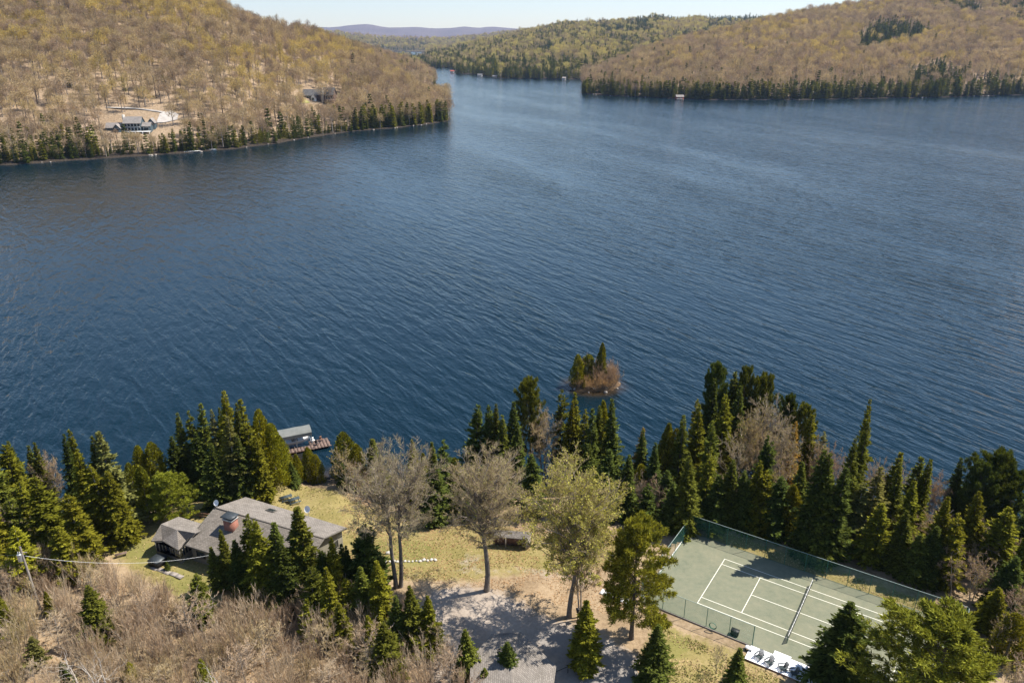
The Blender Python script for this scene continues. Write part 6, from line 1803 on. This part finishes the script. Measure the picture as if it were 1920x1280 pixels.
def far_boat(px, py, rz, label, mat, L=5.5):
    p = at(px, py, 0); boat('moored_boat', p, rz, label, mat, L, 2.2)
far_boat(388, 281.5, .4, 'white boat pulled in at the far left docks', M['white'])
far_boat(399, 282, -.2, 'second white boat beside the far left docks, on the right', M['white'])
far_boat(616, 249, 1.2, 'dark covered boat on the far shore below the brown house', M['dark_metal'])
far_boat(140, 299, .2, 'white boat on the far shore near the left edge', M['white'], 4)
def cabin(px, py, w, d, h, wall, roof, label, back=14.0):
    p = at(px, py, 0); y = p[1] + back; x = p[0] * y / p[1]
    z = max(float(hill_z(np.array(x), np.array(y))), .3)
    o = empty('lake_cabin', (x, y, z - .5), 0.1); tag(o, label, 'cabin')
    gable(o, -w / 2, w / 2, 0, d, 0, h, h * 1.55, wall, roof, over=.5)
    far_window(o, -w * .3, -w * .05, -.06, h * .35, h * .75); far_window(o, w * .08, w * .32, -.06, h * .35, h * .75)
    g = Geo(); g.box((0, -1.2, .5), (w, 2.2, .2)); g.obj('deck', M['wood_grey'], o)
cabin(1275, 187, 9, 6, 3.6, M['red_paint'], M['grey_roof_far'], 'red boathouse at the water on the far right shore', 1)
cabin(1497, 186, 9, 7, 4.5, M['white'], M['grey_roof_far'], 'white cottage among the evergreens on the far right shore', 12)
cabin(1520, 186, 7, 6, 4, M['siding'], M['grey_roof_far'], 'grey cottage right of the white cottage on the far right shore', 10)
cabin(848, 137, 8, 6, 3.6, M['white'], M['red_paint'], 'white cottage at the mouth of the far narrows', 2)
cabin(900, 144, 9, 6, 3.4, M['white'], M['slate_roof_far'], 'pale boathouse with slate roof on the far middle shore', 2)
cabin(928, 147, 8, 6, 3.4, M['wood_grey'], M['slate_roof_far'], 'grey boathouse right of the pale boathouse on the far middle shore', 2)
cabin(1058, 150, 6, 6, 3.2, M['white'], M['grey_roof_far'], 'small white cottage on the far middle shore nearest the point', 2)
for i in range(15):
    px = random.uniform(1095, 1900); d = np.interp(px, LAYERS['right']['px'], LAYERS['right']['d0'])
    y = d - 1 + random.uniform(-3, 1); x = (px - 960) / F_PX * (y * CP + CAM_H * SP); s = random.uniform(.8, 1.8)
    g = Geo(); g.box((0, 0, 0), (s * 1.5, s, s * .7), random.random() * 3, taper=.6)
    o = g.obj('boulder', M['rock']); o.location = (x, y, .2); tag(o, 'pale boulder at the waterline of the far right shore', 'boulder', 'boulders along the far right shore')
for i in range(22):
    px = random.uniform(20, 830); d = np.interp(px, LAYERS['left']['px'], LAYERS['left']['d0'])
    y = d - .5 + random.uniform(-2, 1); x = (px - 960) / F_PX * (y * CP + CAM_H * SP); s = random.uniform(.6, 1.6)
    g = Geo(); g.box((0, 0, 0), (s * 1.6, s, s * .6), random.random() * 3, taper=.6)
    o = g.obj('boulder', M['rock']); o.location = (x, y, .15); tag(o, 'grey boulder at the waterline of the far left shore', 'boulder', 'boulders along the far left shore')

# ================================================================ haze
g = Geo(); g.box((0, 8000, 520), (17500, 17800, 1050))
hz_m = bpy.data.materials.new('haze'); hz_m.use_nodes = True
hn = hz_m.node_tree.nodes; hl = hz_m.node_tree.links
for n_ in list(hn):
    if n_.type != 'OUTPUT_MATERIAL': hn.remove(n_)
pv = hn.new('ShaderNodeVolumePrincipled'); pv.inputs['Color'].default_value = (0.48, 0.66, 1.0, 1); pv.inputs['Density'].default_value = 4.2e-5; pv.inputs['Anisotropy'].default_value = 0.2
hl.new(pv.outputs[0], [n_ for n_ in hn if n_.type == 'OUTPUT_MATERIAL'][0].inputs['Volume'])
tag(g.obj('haze', hz_m), kind='stuff')
